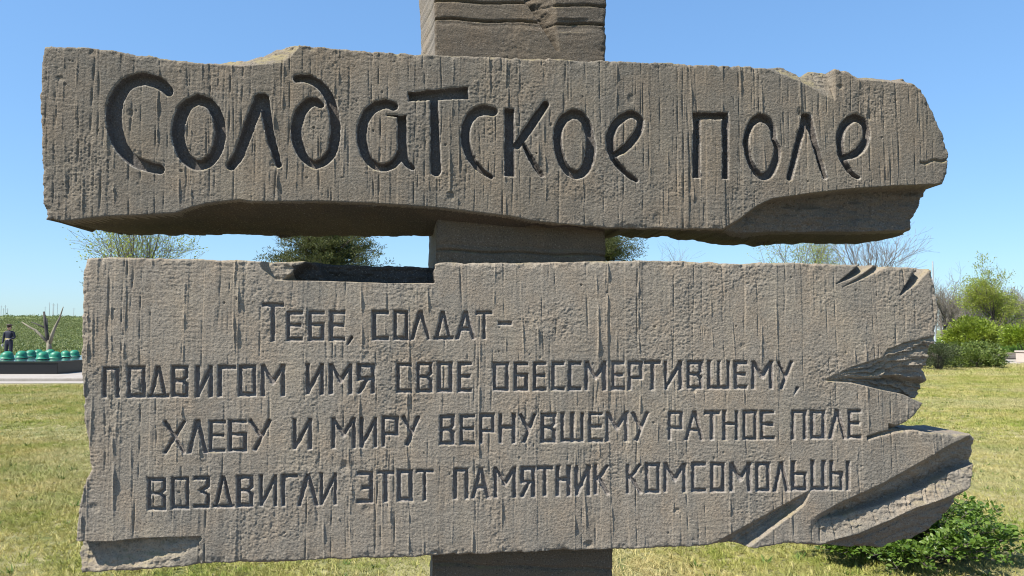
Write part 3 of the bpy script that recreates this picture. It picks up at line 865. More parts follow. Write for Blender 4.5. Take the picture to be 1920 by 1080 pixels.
lower = relief("slab", L_OUT, 0.0027, lower_macro, lower_letters(), 0.0165, (M_SLAB_L, M_LET_L), monument, 400, back=0.30, board=1.35, side_noise=0.02,
               face_tone=((M_FRAC_TONE_L, M_FRAC_SHADE_D), lambda U, V, PX, PY, mac: np.where((mac > 0.035) & (PY < 545) & (PX < 900) & (PX > 545), 2, np.where(((mac > 0.03) & (PX > 1300) & (PY < 800)) | ((mac > 0.058) & (PX > 1500)), 1, 0))))  # notch and deep flutes darkened in colour to deepen their shade
lower['label'] = "lower slab carved with four lines of text"

# ---- pylon
PD = 0.13
pl = [uv_of(815, 0, PD), uv_of(815, 105, PD), uv_of(818, 470, PD), uv_of(812, 1045, PD)]
pr = [uv_of(1138, 0, PD), uv_of(1136, 105, PD), uv_of(1135, 470, PD), uv_of(1150, 1050, PD)]
bl = [uv_of(786, 0, .47), uv_of(788, 105, .47), uv_of(803, 470, .47), uv_of(806, 1045, .47)]
pv_ = [p[1] for p in pl][::-1]; pu_ = [p[0] for p in pl][::-1]
rv_ = [p[1] for p in pr][::-1]; ru_ = [p[0] for p in pr][::-1]
bv_ = [p[1] for p in bl][::-1]; bu_ = [p[0] for p in bl][::-1]
zs = [3.3, 3.1, 2.8, 2.3, 1.9, 1.3, 0.9, 0.4, -0.15]
P_POLY = [(float(np.interp(z, pv_, pu_)), z) for z in zs][::-1] + [(float(np.interp(z, rv_, ru_)), z) for z in zs]
def pylon_side(Q, LP, nrm, t):
    m = nrm[:, 0] < -0.5
    sh = np.interp(LP[:, 2], bv_, bu_) - np.interp(LP[:, 2], pv_, pu_)
    Q = Q.copy()
    Q[:, 0] += np.where(m, sh * t, 0)
    return Q
def pylon_macro(U, V, PX, PY):
    D = np.zeros(U.shape)
    # PX, PY here are for the slab plane; use the pylon's own plane
    X = P0[0] + TV[0] * U + NV[0] * PD; Y = P0[1] + TV[1] * U + NV[1] * PD; Z = V - CAMZ
    c, s_ = math.cos(PITCH), math.sin(PITCH)
    dp = Y * c + Z * s_
    qx = CX + F * X / dp; qy = CY - F * (-Y * s_ + Z * c) / dp
    for y0, amp, w in ((40, .030, 1.5), (48, .004, 5), (6, .022, 1.6), (-60, .02, 2), (474, .020, 1.8), (463, .006, 4), (1062, .01, 3), (1010, .01, 2)):
        yy = y0 + (qx - 960) * 0.035 + 1.5 * np.sin(qx * .05)
        D = D + amp * np.exp(-((qy - yy) / w) ** 2)
    # V shaped cut
    l = np.interp(qy, [-80, 0, 45, 95], [930, 984, 1014, 1044]); r = np.interp(qy, [-80, 0, 45, 95], [1040, 1040, 1043, 1048])
    m = sstep(qx, l - 2, l + 2) * sstep(r - qx, -2, 2) * (qy < 95)
    tt = np.clip((qx - l) / np.maximum(r - l, 1), 0, 1)
    D = D * (1 - 0.7 * m) + m * (0.085 * (1 - 0.95 * tt))
    D = D + np.where((qy > 35) & (qy < 60) & (np.abs(qx - 1075) < 40), 0.008 * np.exp(-((qx - 1075) / 25) ** 2), 0)
    return D
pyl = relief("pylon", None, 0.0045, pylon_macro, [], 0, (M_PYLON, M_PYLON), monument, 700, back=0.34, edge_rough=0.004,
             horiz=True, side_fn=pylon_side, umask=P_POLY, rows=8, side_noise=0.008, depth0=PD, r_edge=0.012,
             face_tone=((M_FRAC_TONE_L,), lambda U, V, PX, PY, mac: np.zeros(U.shape)))  # sunlit look of the pylon's sides put into a lighter colour
#__PART2__

# ------------------------------------------------------------------ ground and terrain
def hgt(x, y):
    x = np.asarray(x, float); y = np.asarray(y, float)
    r = np.hypot(x, y)
    # a long low ridge rises beyond the plaza, highest on the left
    bear = np.degrees(np.arctan2(x, np.maximum(y, 1e-3)))
    left = 1 - 0.78 * sstep(bear, -24, 2)
    h = 7.5 * sstep(y, 75, 360) ** 0.9 * left
    h = h + 0.9 * sstep(y, 60, 200) * left * np.sin(x * 0.021 + 1.0) * np.cos(y * 0.017)
    h = h + np.where(y > 60, 0.25 * np.sin(x * .11) * np.sin(y * .09) * sstep(y, 60, 110), 0)
    return np.where(y < 60, 0.0, h) * sstep(y, 60, 80)

def ground_mesh():
    rr = np.concatenate([np.linspace(0.0, 60, 61), np.geomspace(61.5, 5200, 120)])
    th = np.radians(np.linspace(0, 360, 361)[:-1])
    Rr, Th = np.meshgrid(rr[1:], th, indexing='ij')
    X = Rr * np.sin(Th); Y = Rr * np.cos(Th)
    Z = hgt(X, Y) + 0.012 * np.sin(X * 1.7 + Y * .4) * np.cos(Y * 1.3) * (Rr < 60)
    v = np.vstack([[0, 0, 0], np.stack([X.ravel(), Y.ravel(), Z.ravel()], 1)])
    n = 360; f = []
    idx = (np.arange(len(rr) - 1)[:, None] * n + np.arange(n)[None, :]) + 1
    a = idx[:-1]; b = idx[1:]
    q = np.stack([a, np.roll(a, -1, 1), np.roll(b, -1, 1), b], -1).reshape(-1, 4)
    tri = np.stack([np.zeros(n, int), np.roll(idx[0], -1), idx[0], idx[0]], -1)[:, :3]
    faces = [tuple(t) for t in tri[:, ::1].tolist()] + [tuple(t) for t in q[:, ::-1].tolist()]
    return v, faces

def ground_mat():
    m, nt, bs, out = new_mat("lawn_and_steppe")
    co = posco(nt)
    # dry mown lawn
    big = noise(nt, co, 0.55, 4, 0.6)
    mid = noise(nt, co, 3.5, 5, 0.65, (1, 1, 1))
    fine = noise(nt, co, 38, 4, 0.7)
    lawn = mix(nt, (0.25, 0.22, 0.10), (0.12, 0.145, 0.045), ramp(nt, big, [(0.42, grey(0)), (0.60, grey(1))]))
    lawn = mix(nt, lawn, (0.46, 0.40, 0.22), ramp(nt, mid, [(0.45, grey(0)), (0.68, grey(0.75))]))
    lawn = mix(nt, lawn, (0.12, 0.115, 0.05), ramp(nt, fine, [(0.33, grey(0.8)), (0.5, grey(0))]))
    # steppe beyond
    sp = noise(nt, co, 0.05, 5, 0.6, (0.5, 1.6, 1))
    sp2 = noise(nt, co, 0.55, 5, 0.7, (0.6, 1.0, 1))
    st = mix(nt, (0.17, 0.20, 0.07), (0.24, 0.27, 0.08), ramp(nt, sp, [(0.4, grey(0)), (0.62, grey(1))]))
    st = mix(nt, st, (0.085, 0.105, 0.045), ramp(nt, sp2, [(0.42, grey(0.9)), (0.56, grey(0))]))
    st = mix(nt, st, (0.17, 0.15, 0.075), ramp(nt, noise(nt, co, 0.11, 4, 0.6, (0.4, 2, 1)), [(0.55, grey(0)), (0.7, grey(0.7))]))
    sep = nt.nodes.new('ShaderNodeSeparateXYZ'); nt.links.new(co, sep.inputs[0])
    mr = nt.nodes.new('ShaderNodeMapRange')
    mr.inputs['From Min'].default_value = 36; mr.inputs['From Max'].default_value = 52
    nt.links.new(sep.outputs['Y'], mr.inputs['Value'])
    col = mix(nt, lawn, st, mr.outputs[0])
    nt.links.new(col, bs.inputs['Base Color'])
    bs.inputs['Roughness'].default_value = 1.0
    bs.inputs['Specular IOR Level'].default_value = 0.1
    bump(nt, bs, fine, 0.8, 0.03)
    return m
gv_, gf_ = ground_mesh()
ground = mesh_obj("ground", gv_, gf_, ground_mat(), None, smooth=True)
ground['kind'] = 'structure'

# ------------------------------------------------------------------ foliage materials
def leaf_mat(name, cols, trans=0.35, rough=0.55):
    m, nt, bs, out = new_mat(name)
    geo = nt.nodes.new('ShaderNodeNewGeometry')
    oi = geo.outputs['Random Per Island']
    st = [(i / (len(cols) - 1), c) for i, c in enumerate(cols)]
    col = ramp(nt, oi, st)
    col = mix(nt, col, (cols[0][0] * 1.1, cols[0][1] * 0.9, cols[0][2] * 0.8), ramp(nt, noise(nt, posco(nt), 1.3, 3), [(0.4, grey(0)), (0.7, grey(0.45))]))
    nt.links.new(col, bs.inputs['Base Color'])
    bs.inputs['Roughness'].default_value = rough
    bs.inputs['Specular IOR Level'].default_value = 0.3
    tr = nt.nodes.new('ShaderNodeBsdfTranslucent')
    hs = nt.nodes.new('ShaderNodeHueSaturation'); hs.inputs['Value'].default_value = 1.3; hs.inputs['Saturation'].default_value = 1.1
    nt.links.new(col, hs.inputs['Color']); nt.links.new(hs.outputs[0], tr.inputs[0])
    mx = nt.nodes.new('ShaderNodeMixShader'); mx.inputs[0].default_value = trans
    nt.links.new(bs.outputs[0], mx.inputs[1]); nt.links.new(tr.outputs[0], mx.inputs[2])
    nt.links.new(mx.outputs[0], out.inputs[0])
    return m

def bark_mat(name, c1, c2):
    m, nt, bs, out = new_mat(name)
    co = posco(nt)
    col = mix(nt, c1, c2, ramp(nt, noise(nt, co, 9, 5, 0.6, (1, 1, .3)), [(0.35, grey(0)), (0.65, grey(1))]))
    nt.links.new(col, bs.inputs['Base Color']); bs.inputs['Roughness'].default_value = 0.95
    bump(nt, bs, noise(nt, co, 30, 4, 0.6, (1, 1, .25)), 0.6, 0.01)
    return m

M_BARK = bark_mat("grey_brown_bark", (0.105, 0.088, 0.070), (0.060, 0.050, 0.042))
M_TWIG = bark_mat("pale_twigs", (0.17, 0.145, 0.12), (0.11, 0.095, 0.08))
M_WHITE = bark_mat("whitewash", (0.78, 0.77, 0.74), (0.60, 0.58, 0.53))
M_LEAF_SPRING = leaf_mat("spring_leaves", [(0.24, 0.30, 0.055), (0.31, 0.38, 0.07), (0.38, 0.41, 0.10), (0.28, 0.31, 0.075)], 0.45)
M_LEAF_PALE = leaf_mat("young_pale_leaves", [(0.20, 0.21, 0.075), (0.26, 0.27, 0.10), (0.22, 0.20, 0.09)], 0.45)
M_LEAF_BUSH = leaf_mat("bush_leaves", [(0.13, 0.175, 0.022), (0.20, 0.26, 0.035), (0.28, 0.34, 0.055), (0.08, 0.115, 0.018)], 0.35)
M_LEAF_LIME = leaf_mat("lime_leaves", [(0.16, 0.22, 0.025), (0.25, 0.33, 0.04), (0.10, 0.15, 0.018)], 0.38)
M_LEAF_HEDGE = leaf_mat("hedge_leaves", [(0.075, 0.115, 0.024), (0.14, 0.19, 0.038), (0.19, 0.23, 0.055), (0.045, 0.070, 0.020)], 0.25)
M_LEAF_DARK = leaf_mat("dark_hedge_leaves", [(0.045, 0.065, 0.022), (0.075, 0.090, 0.040), (0.09, 0.105, 0.055)], 0.2)  # darker leaf colours of the half-bare hedge end
M_LEAF_NEAR = leaf_mat("glossy_shrub_leaves", [(0.050, 0.095, 0.012), (0.095, 0.165, 0.022), (0.17, 0.25, 0.045), (0.06, 0.12, 0.015), (0.21, 0.27, 0.07)], 0.32, 0.38)
M_NEEDLE = leaf_mat("pine_needles", [(0.045, 0.064, 0.020), (0.090, 0.105, 0.028), (0.14, 0.145, 0.040), (0.030, 0.045, 0.018)], 0.15)
M_SCRUB = leaf_mat("slope_scrub", [(0.11, 0.145, 0.06), (0.16, 0.20, 0.07), (0.22, 0.24, 0.10)], 0.3)
M_WEED = leaf_mat("weed_green", [(0.09, 0.15, 0.03), (0.14, 0.22, 0.04), (0.19, 0.26, 0.07)], 0.3)
M_STEPPE = leaf_mat("steppe_weeds", [(0.21, 0.25, 0.09), (0.30, 0.35, 0.11), (0.16, 0.20, 0.08), (0.32, 0.30, 0.15)], 0.3)

def leaves_mesh(C, size, rs, kind='leaf', up=0.3, aspect=0.5, dirs=None):
    """C (n,3) centres -> one small folded leaf (or needle) at each"""
    n = len(C)
    a = rs.randn(n, 3); a[:, 2] = a[:, 2] * 0.6 + up
    if dirs is not None: a = a * 0.45 + dirs
    a /= np.linalg.norm(a, axis=1)[:, None]
    b = np.cross(a, rs.randn(n, 3)); b /= np.linalg.norm(b, axis=1)[:, None]
    c = np.cross(a, b)
    s_ = (size * rs.uniform(0.65, 1.35, n))[:, None]
    w = s_ * aspect * 0.5
    tip = C + a * s_ ; base = C - a * 0.0
    mid = C + a * s_ * 0.45
    l = mid + b * w + c * s_ * 0.08; r = mid - b * w + c * s_ * 0.08
    V = np.stack([base, l, tip, r], 1).reshape(-1, 3)
    i = np.arange(n)[:, None] * 4
    Fq = i + np.array([[0, 1, 2, 3]])
    return V, Fq

class Tree:
    def __init__(s, seed): s.rs = random.Random(seed); s.seg = {0: [], 1: [], 2: [], 3: []}; s.tips = []
    def grow(s, p, d, ln, r, lvl, maxl, spec):
        rs = s.rs
        n = spec.get('n', 5) if lvl < 2 else 3
        pts = [p]; rad = [r]; dd = d.copy()
        step = ln / n
        for i in range(n):
            wob = spec['wob'] * (0.6 + lvl * 0.35)
            dd = (dd + Vector((rs.gauss(0, wob), rs.gauss(0, wob), rs.gauss(0, wob) + spec['up'] * (0.3 if lvl else 0.6)))).normalized()
            p = p + dd * step
            pts.append(p); rad.append(max(spec.get('rmin', 0.006), r * (1 - 0.62 * (i + 1) / n)))
            if lvl >= maxl - 1: s.tips.append((p, dd.copy(), lvl))
        s.seg[min(lvl, 3)].append((pts, rad))
        if lvl >= maxl: return
        k = spec['kids'][lvl]
        for j in range(k):
            t = rs.uniform(spec['t0'][min(lvl, len(spec['t0']) - 1)], 1.0)
            i = min(int(t * n), n - 1); f = t * n - i
            q = pts[i].lerp(pts[i + 1], f)
            base = (pts[i + 1] - pts[i]).normalized()
            az = j * 2.399 + rs.uniform(-.5, .5)
            side = base.orthogonal().normalized()
            side.rotate(Matrix.Rotation(az, 3, base))
            ang = R(rs.uniform(*spec['ang']))
            nd = (base * math.cos(ang) + side * math.sin(ang)).normalized()
            s.grow(q, nd, ln * rs.uniform(*spec['len'][min(lvl, len(spec['len']) - 1)]), max(0.006, rad[i] * rs.uniform(0.45, 0.65)), lvl + 1, maxl, spec)

def plant(name, label, cat, loc, h, seed, spec, maxl=3, leafN=0, leaf=0.06, leafmat=None, spread=0.25, white=0.0, group=None,
          trunk_r=None, bark=None, twig=None, stems=1, stem_lean=0.0, droop=None, crown_name='crown', aspect=.55):
    root = empty(name, loc, label=label, cat=cat, group=group)
    T = Tree(seed)
    r0 = trunk_r or h * 0.018
    for k in range(stems):
        az = 2 * math.pi * k / stems + seed
        d = Vector((math.cos(az) * stem_lean, math.sin(az) * stem_lean, 1)).normalized()
        T.grow(Vector((0.05 * math.cos(az), 0.05 * math.sin(az), -0.05)) * (1 if stems > 1 else 0) + Vector((0, 0, -0.05)), d, h * spec.get('trunk', 0.5), r0, 0, maxl, spec)
    m = MB()
    for lv in (0, 1):
        for pts, rad in T.seg[lv]: m.tube(pts, rad, 7 if lv == 0 else 5, cap=False)
    m.build('trunk', bark or M_BARK, root, smooth=True)
    m = MB()
    for lv in (2, 3):
        for pts, rad in T.seg[lv]: m.tube(pts, rad, 3, cap=False)
    if m.v: m.build('twigs', twig or M_TWIG, root)
    if white:
        pts, rad = T.seg[0][0]
        P = []; rr = []
        for i in range(7):
            z = white * i / 6
            # follow the trunk
            zs_ = [q.z for q in pts]
            x = float(np.interp(z, zs_, [q.x for q in pts])); y = float(np.interp(z, zs_, [q.y for q in pts])); r = float(np.interp(z, zs_, rad))
            P.append((x, y, z)); rr.append(r * 1.06 + 0.006)
        m = MB(); m.tube(P, rr, 12, cap=False); m.build('whitewash', M_WHITE, root, smooth=True)
    if leafN:
        rs = np.random.RandomState(seed)
        tips = np.array([list(t[0]) for t in T.tips]); dirs = np.array([list(t[1]) for t in T.tips])
        # uneven: some twigs carry many leaves, others few
        wgt = rs.rand(len(tips)) ** 2 + 0.05
        idx = rs.choice(len(tips), leafN, p=wgt / wgt.sum())
        C = tips[idx] + rs.randn(leafN, 3) * spread * (h / 7 if h > 2 else 1)
        V, Fq = leaves_mesh(C, leaf, rs, dirs=dirs[idx] * 0.6, aspect=aspect)
        mesh_obj(crown_name, V, Fq, leafmat, root)
    return root

SP_OPEN = dict(wob=0.10, up=0.16, kids=[9, 7, 5], t0=[0.35, 0.25], ang=(25, 55), len=[(0.5, 0.85), (0.4, 0.7), (0.4, 0.7)], trunk=0.62, n=6)
SP_VASE = dict(wob=0.09, up=0.18, kids=[10, 8, 6], t0=[0.22, 0.2], ang=(18, 45), len=[(0.7, 1.0), (0.4, 0.65), (0.4, 0.7)], trunk=0.52, n=6)

def gpos(px, py_base, y=None):
    if y is None: y = CAMZ * F / (py_base - HOR)
    x = (px - CX) / F * y
    return (x, y, float(hgt(x, y)))

# right-hand trees

plant("leafing_tree", "largest spring-green tree with whitewashed trunk base behind the round bush on the right", "tree",
      gpos(1868, 660), 5.0, 11, dict(SP_OPEN, kids=[12, 9, 6], ang=(25, 58), t0=[0.45, 0.25]), 3, 19000, 0.105, M_LEAF_SPRING, 0.20, white=1.0, trunk_r=0.15)
plant("bare_tree", "leafless dark tree with white-painted foot just right of the lower slab", "tree",
      gpos(1765, 645), 7.6, 23, dict(SP_VASE, kids=[14, 10, 7], rmin=.009), 3, 700, 0.09, M_LEAF_PALE, 0.2, white=0.9, trunk_r=0.15)
SP_FAR = dict(SP_VASE, kids=[14, 9, 6], rmin=.016)
specs_bg = [
 # px, depth, height, seed, leaves, material, spec, label
 (1700, 100, 9.0, 31, 900, M_LEAF_PALE, SP_VASE, "bare tree hidden mostly behind the right end of the lower slab"),
 (1905, 96, 8.5, 32, 500, M_LEAF_PALE, SP_VASE, "leafless grey tree behind the leafing tree at the right edge"),
 (1830, 118, 9.5, 33, 400, M_LEAF_PALE, SP_VASE, "far bare grey tree seen above the round bush"),
 (1955, 112, 9.0, 34, 500, M_LEAF_PALE, SP_OPEN, "far bare tree cut by the right edge of the view"),
 (1800, 135, 8.0, 35, 300, M_LEAF_PALE, SP_OPEN, "smallest far bare tree between the dark bare tree and the leafing tree"),
 (1880, 140, 9.0, 36, 1500, M_LEAF_PALE, SP_VASE, "farthest hazy tree with a few pale leaves behind the leafing tree"),
]
for px, y, h, sd_, ln_, lm, sp_, lb in specs_bg:
    plant("distant_tree", lb, "tree", gpos(px, 0, y), h * .80, sd_, SP_FAR, 3, ln_, 0.12, lm, 0.25, group="bare trees in the background")
plant("pale_green_tree", "pale green leafing tree seen in the gap between the slabs right of the pylon", "tree",
      gpos(1505, 0, 55), 8.4, 41, dict(SP_VASE, kids=[16, 10, 7], rmin=.008, ang=(18, 55)), 3, 12000, 0.10, M_LEAF_SPRING, 0.16)
plant("bare_spreading_tree", "leafless tree with long upswept twigs under the broken right end of the upper slab", "tree",
      gpos(1628, 0, 52), 8.8, 47, dict(SP_VASE, kids=[16, 10, 7], rmin=.008, ang=(18, 50)), 3, 250, 0.07, M_LEAF_PALE, 0.15)
plant("young_leafing_tree", "thin tree in first leaf rising behind the left end of the lower slab", "tree",
      gpos(262, 0, 38), 7.2, 52, dict(SP_VASE, ang=(16, 42), kids=[16, 10, 6], rmin=.007), 3, 7500, 0.095, M_LEAF_SPRING, 0.13)
plant("thin_sapling", "weak tree tops with bare shoots just above the middle right of the lower slab", "tree",
      gpos(1275, 0, 60), 7.35, 58, SP_VASE, 3, 200, 0.06, M_LEAF_PALE, 0.12)

# far wood: bare crowns that read as one grey mass
def far_wood():
    rs = random.Random(77); m = MB()
    for k in range(330):
        y = rs.uniform(130, 240); x = rs.uniform(0.36, 0.98) * y
        z = float(hgt(x, y)); h = rs.uniform(5.5, 10.0)
        m.tube([(x, y, z - .2), (x + rs.gauss(0, .2), y, z + h * .45), (x + rs.gauss(0, .4), y, z + h)], [.14, .08, .02], 3, cap=False)
        for j in range(26):
            t = rs.uniform(.12, .95); a = rs.uniform(0, 6.28); q = rs.uniform(.8, 2.4) * (1.1 - t * .6)
            b = Vector((x, y, z + h * t)); e = b + Vector((math.cos(a) * q, math.sin(a) * q, rs.uniform(.5, 1.9)))
            m.tube([b, b.lerp(e, .5) + Vector((0, 0, -.1)), e], [.05, .04, .03], 3, cap=False)
            for i in range(2):
                f_ = b.lerp(e, rs.uniform(.4, 1)); m.tube([f_, f_ + Vector((rs.gauss(0, .5), rs.gauss(0, .5), rs.uniform(.3, 1.0)))], .026, 3, cap=False)
    o = m.build('far_wood', M_TWIG)
    return tag(o, "grey mass of bare distant trees along the right-hand horizon", "trees", kind='stuff')
far_wood()
# pines
def pine(label, px, y, h, w, seed, clumps, z0=0.35):
    root = empty("pine_tree", gpos(px, 0, y), label=label, cat="tree", group="pines behind the monument")
    rs = random.Random(seed); nr = np.random.RandomState(seed)
    m = MB()
    tp = [Vector((0.25 * math.sin(t * 3), 0.1 * t, h * t)) for t in [i / 8 for i in range(9)]]
    m.tube(tp, [0.17 * (1 - 0.8 * i / 8) + .01 for i in range(9)], 8)
    C = []
    Dd = []
    for k in range(clumps):
        t = rs.uniform(z0, 1.0)
        az = k * 2.399 + rs.uniform(-.4, .4)
        rad = w * (1 - max(0, (t - 0.55) / 0.45) ** 1.6 * 0.85) * rs.uniform(0.45, 1.05)
        b = Vector((0.25 * math.sin(t * 3), 0.1 * t, h * t))
        e = b + Vector((math.cos(az) * rad, math.sin(az) * rad, rad * rs.uniform(0.0, 0.35)))
        mid = (b + e) / 2 + Vector((0, 0, -0.12))
        m.tube([b, mid, e], [0.05, 0.03, 0.012], 4, cap=False)
        for q in range(10):
            c = b.lerp(e, rs.uniform(0.3, 1.08)) + Vector((rs.gauss(0, .30), rs.gauss(0, .30), rs.gauss(0, .26)))
            nn = 34
            off_ = nr.randn(nn, 3) * np.array([0.13, 0.13, 0.08])
            C.append(np.array(c)[None, :] + off_)
            Dd.append(off_ / 0.13 * 0.6 + np.array([0, 0, .55]))
    m.build('trunk', M_BARK, root, smooth=True)
    C = np.vstack(C); Dd = np.vstack(Dd)
    V, Fq = leaves_mesh(C, 0.15, nr, dirs=Dd, aspect=0.22)
    mesh_obj('crown', V, Fq, M_NEEDLE, root)
    return root
pine("dark green pine seen in the gap between the slabs left of the pylon", 602, 42, 8.6, 3.5, 61, 250)
pine("olive green pine partly hidden by the right side of the pylon", 1118, 46, 8.4, 3.4, 67, 200)

# rounded bushes, hedges
def bush(name, label, loc, rx, ry, h, seed, N, leaf, mat, lump=0.18, cat="bush", group=None, z0=0.0, flat=False, twigs=14):
    root = empty(name, loc, label=label, cat=cat, group=group)
    rs = np.random.RandomState(seed)
    m = MB(); r2 = random.Random(seed)
    for k in range(twigs):
        a = r2.uniform(0, 6.28); q = r2.uniform(0.2, 0.85)
        e = Vector((math.cos(a) * rx * q, math.sin(a) * ry * q, h * r2.uniform(0.55, 0.9)))
        m.tube([Vector((e.x * .15, e.y * .15, -0.03)), e * 0.5 + Vector((0, 0, h * .1)), e], [0.025, 0.014, 0.005], 4, cap=False)
    m.build('stems', M_BARK, root)
    # clumps over the outer shell, gaps between
    nc = max(26, N // 85)
    d = rs.randn(nc, 3); d /= np.linalg.norm(d, axis=1)[:, None]
    d[:, 2] = np.abs(d[:, 2]) * 1.0 - (0.25 if not flat else 0.0)
    if flat:
        cc = np.stack([rs.uniform(-1, 1, nc) * rx, rs.uniform(-1, 1, nc) * ry, rs.uniform(0.15, 0.93, nc) * h], 1)
    else:
        rad = rs.uniform(0.55, 1.07, nc)
        cc = np.stack([d[:, 0] * rx * rad, d[:, 1] * ry * rad, z0 + (h - z0) * (0.45 + 0.52 * d[:, 2] * rad)], 1)
    idx = rs.randint(0, nc, N)
    sg = lump * (0.6 + 0.8 * rs.rand(nc))[idx][:, None]
    C = cc[idx] + rs.randn(N, 3) * sg * np.array([1, 1, 0.8])
    if flat:
        C[:, 0] = np.clip(C[:, 0], -rx * 1.02, rx * 1.02); C[:, 1] = np.clip(C[:, 1], -ry * 1.03, ry * 1.03)
        C[:, 2] = np.where(C[:, 2] > h, h - rs.rand(N) * 0.06 + rs.rand(N) ** 4 * .12, C[:, 2])
    C[:, 2] = np.abs(C[:, 2])
    outd = C - np.array([0, 0, h * .4]); outd /= np.linalg.norm(outd, axis=1)[:, None] + 1e-6
    V, Fq = leaves_mesh(C, leaf, rs, dirs=outd * 0.9, aspect=0.62)
    mesh_obj('foliage', V, Fq, mat, root)
    return root
bush("round_bush", "big round bright green bush behind the hedge on the right", gpos(1822, 0, 38.5), 1.22, 1.1, 2.62, 71, 8500, 0.125, M_LEAF_BUSH, 0.135)
bush("lime_bush", "lime green bush cut by the right edge of the view", gpos(1925, 0, 41), 1.45, 1.3, 2.15, 72, 9000, 0.125, M_LEAF_LIME, 0.14, z0=.3)
bush("clipped_hedge", "lower clipped green hedge in front of the round bush", gpos(1822, 0, 32.4), 1.12, 0.75, 0.80, 73, 9000, 0.08, M_LEAF_HEDGE, 0.10, cat="hedge", flat=True, group="hedges by the gravel path")
bush("clipped_hedge", "taller hedge block with yellowish top just behind the lower clipped hedge", gpos(1800, 0, 34.6), 1.35, 0.8, 1.05, 74, 8000, 0.085, M_LEAF_HEDGE, 0.10, cat="hedge", flat=True, group="hedges by the gravel path")
bush("clipped_hedge", "dark half-bare hedge end next to the lower slab", gpos(1757, 0, 30.6), 0.62, 0.7, 1.05, 75, 6500, 0.05, M_LEAF_DARK, 0.13, cat="hedge", flat=True, group="hedges by the gravel path", twigs=40)

# ------------------------------------------------------------------ gravel path, bed, planter on the right
def sheet(name, pts, z, mat, kind='structure', th=None):
    if th:
        m = MB(); m.prism(pts, z - th, z, 0.012); o = m.build(name, mat)
    else:
        o = mesh_obj(name, [(x, y, z) for x, y in pts], [list(range(len(pts)))], mat)
    o['kind'] = kind
    return o
def gravel_mat(name, c1, c2, sc=30):
    m, nt, bs, out = new_mat(name)
    co = posco(nt)
    col = mix(nt, c1, c2, ramp(nt, noise(nt, co, sc, 4, 0.7), [(0.35, grey(0)), (0.65, grey(1))]))
    col = mix(nt, col, (c1[0] * .7, c1[1] * .66, c1[2] * .6), ramp(nt, noise(nt, co, 0.9, 4, 0.6), [(0.5, grey(0)), (0.72, grey(0.7))]))
    nt.links.new(col, bs.inputs['Base Color']); bs.inputs['Roughness'].default_value = 0.95
    bump(nt, bs, noise(nt, co, sc * 2, 3, .6), 0.5, 0.01)
    return m
M_GRAVEL = gravel_mat("pale_gravel", (0.42, 0.37, 0.31), (0.30, 0.26, 0.22))
M_SOIL = gravel_mat("bare_soil", (0.12, 0.088, 0.06), (0.08, 0.06, 0.042), 8)
M_PAVE = gravel_mat("plaza_concrete", (0.36, 0.32, 0.28), (0.30, 0.265, 0.23), 14)
M_BOUNCE_GREY = gravel_mat("bounce_cutting_grey", (0.15, 0.135, 0.12), (0.11, 0.10, 0.09), 12)  # dull grey for the unseen ground added in front
M_KERB = gravel_mat("kerb_concrete", (0.25, 0.22, 0.19), (0.19, 0.17, 0.15), 20)
sheet("added_dark_ground", [(-3.2, 1.9), (3.2, 2.1), (3.2, 4.45), (-3.2, 4.25)], 0.012, M_SOIL)  # unseen dark ground, added to cut bounce onto the slabs' undersides
sheet("added_grey_ground", [(-14, -9), (14, -9), (14, 1.95), (-14, 1.95)], 0.016, M_BOUNCE_GREY)  # unseen grey surface around the camera, added for weaker, less green bounce
sheet("soil_bed", [(17.5, 43.0), (60, 41.0), (60, 53.0), (19.5, 54.5)], 0.022, M_SOIL)
sheet("gravel_path", [(20.5, 37.5), (22.8, 35.6), (60, 33.2), (60, 38.8), (28.5, 41.0), (23.0, 41.9), (20.5, 41.0)], 0.026, M_GRAVEL)
m = MB(); m.box(25, 60, -0.09, 0.09, 0.0, 0.16, 0.015)
kb = m.build("kerb", M_KERB); kb.location = (0, 43.6, 0); kb['kind'] = 'structure'
M_PLANTER = gravel_mat("planter_concrete", (0.50, 0.43, 0.38), (0.42, 0.37, 0.32), 20)
pr_ = empty("planter_box", (gpos(1930, 0, 37.2)[0], 37.2, 0.026), 0.2, label="pale concrete planter box on the gravel path at the right edge", cat="planter")
m = MB()
m.prism([(-.5, -.4), (.5, -.4), (.5, .4), (-.5, .4)], 0, 0.5, 0.02); m.build('box', M_PLANTER, pr_)
m = MB(); m.prism([(-.54, -.44), (.54, -.44), (.54, .44), (-.54, .44)], 0.5, 0.58, 0.015); m.build('rim', M_PLANTER, pr_)

# ------------------------------------------------------------------ plaza on the left
sheet("lower_pavement", [(-60, 21.9), (-5.2, 22.9), (-5.2, 23.6), (-60, 22.9)], 0.02, M_PAVE, th=0.12)
sheet("plaza", [(-60, 22.95), (-5.2, 23.65), (-5.2, 41.0), (-60, 41.0)], 0.11, M_PAVE, th=0.2)

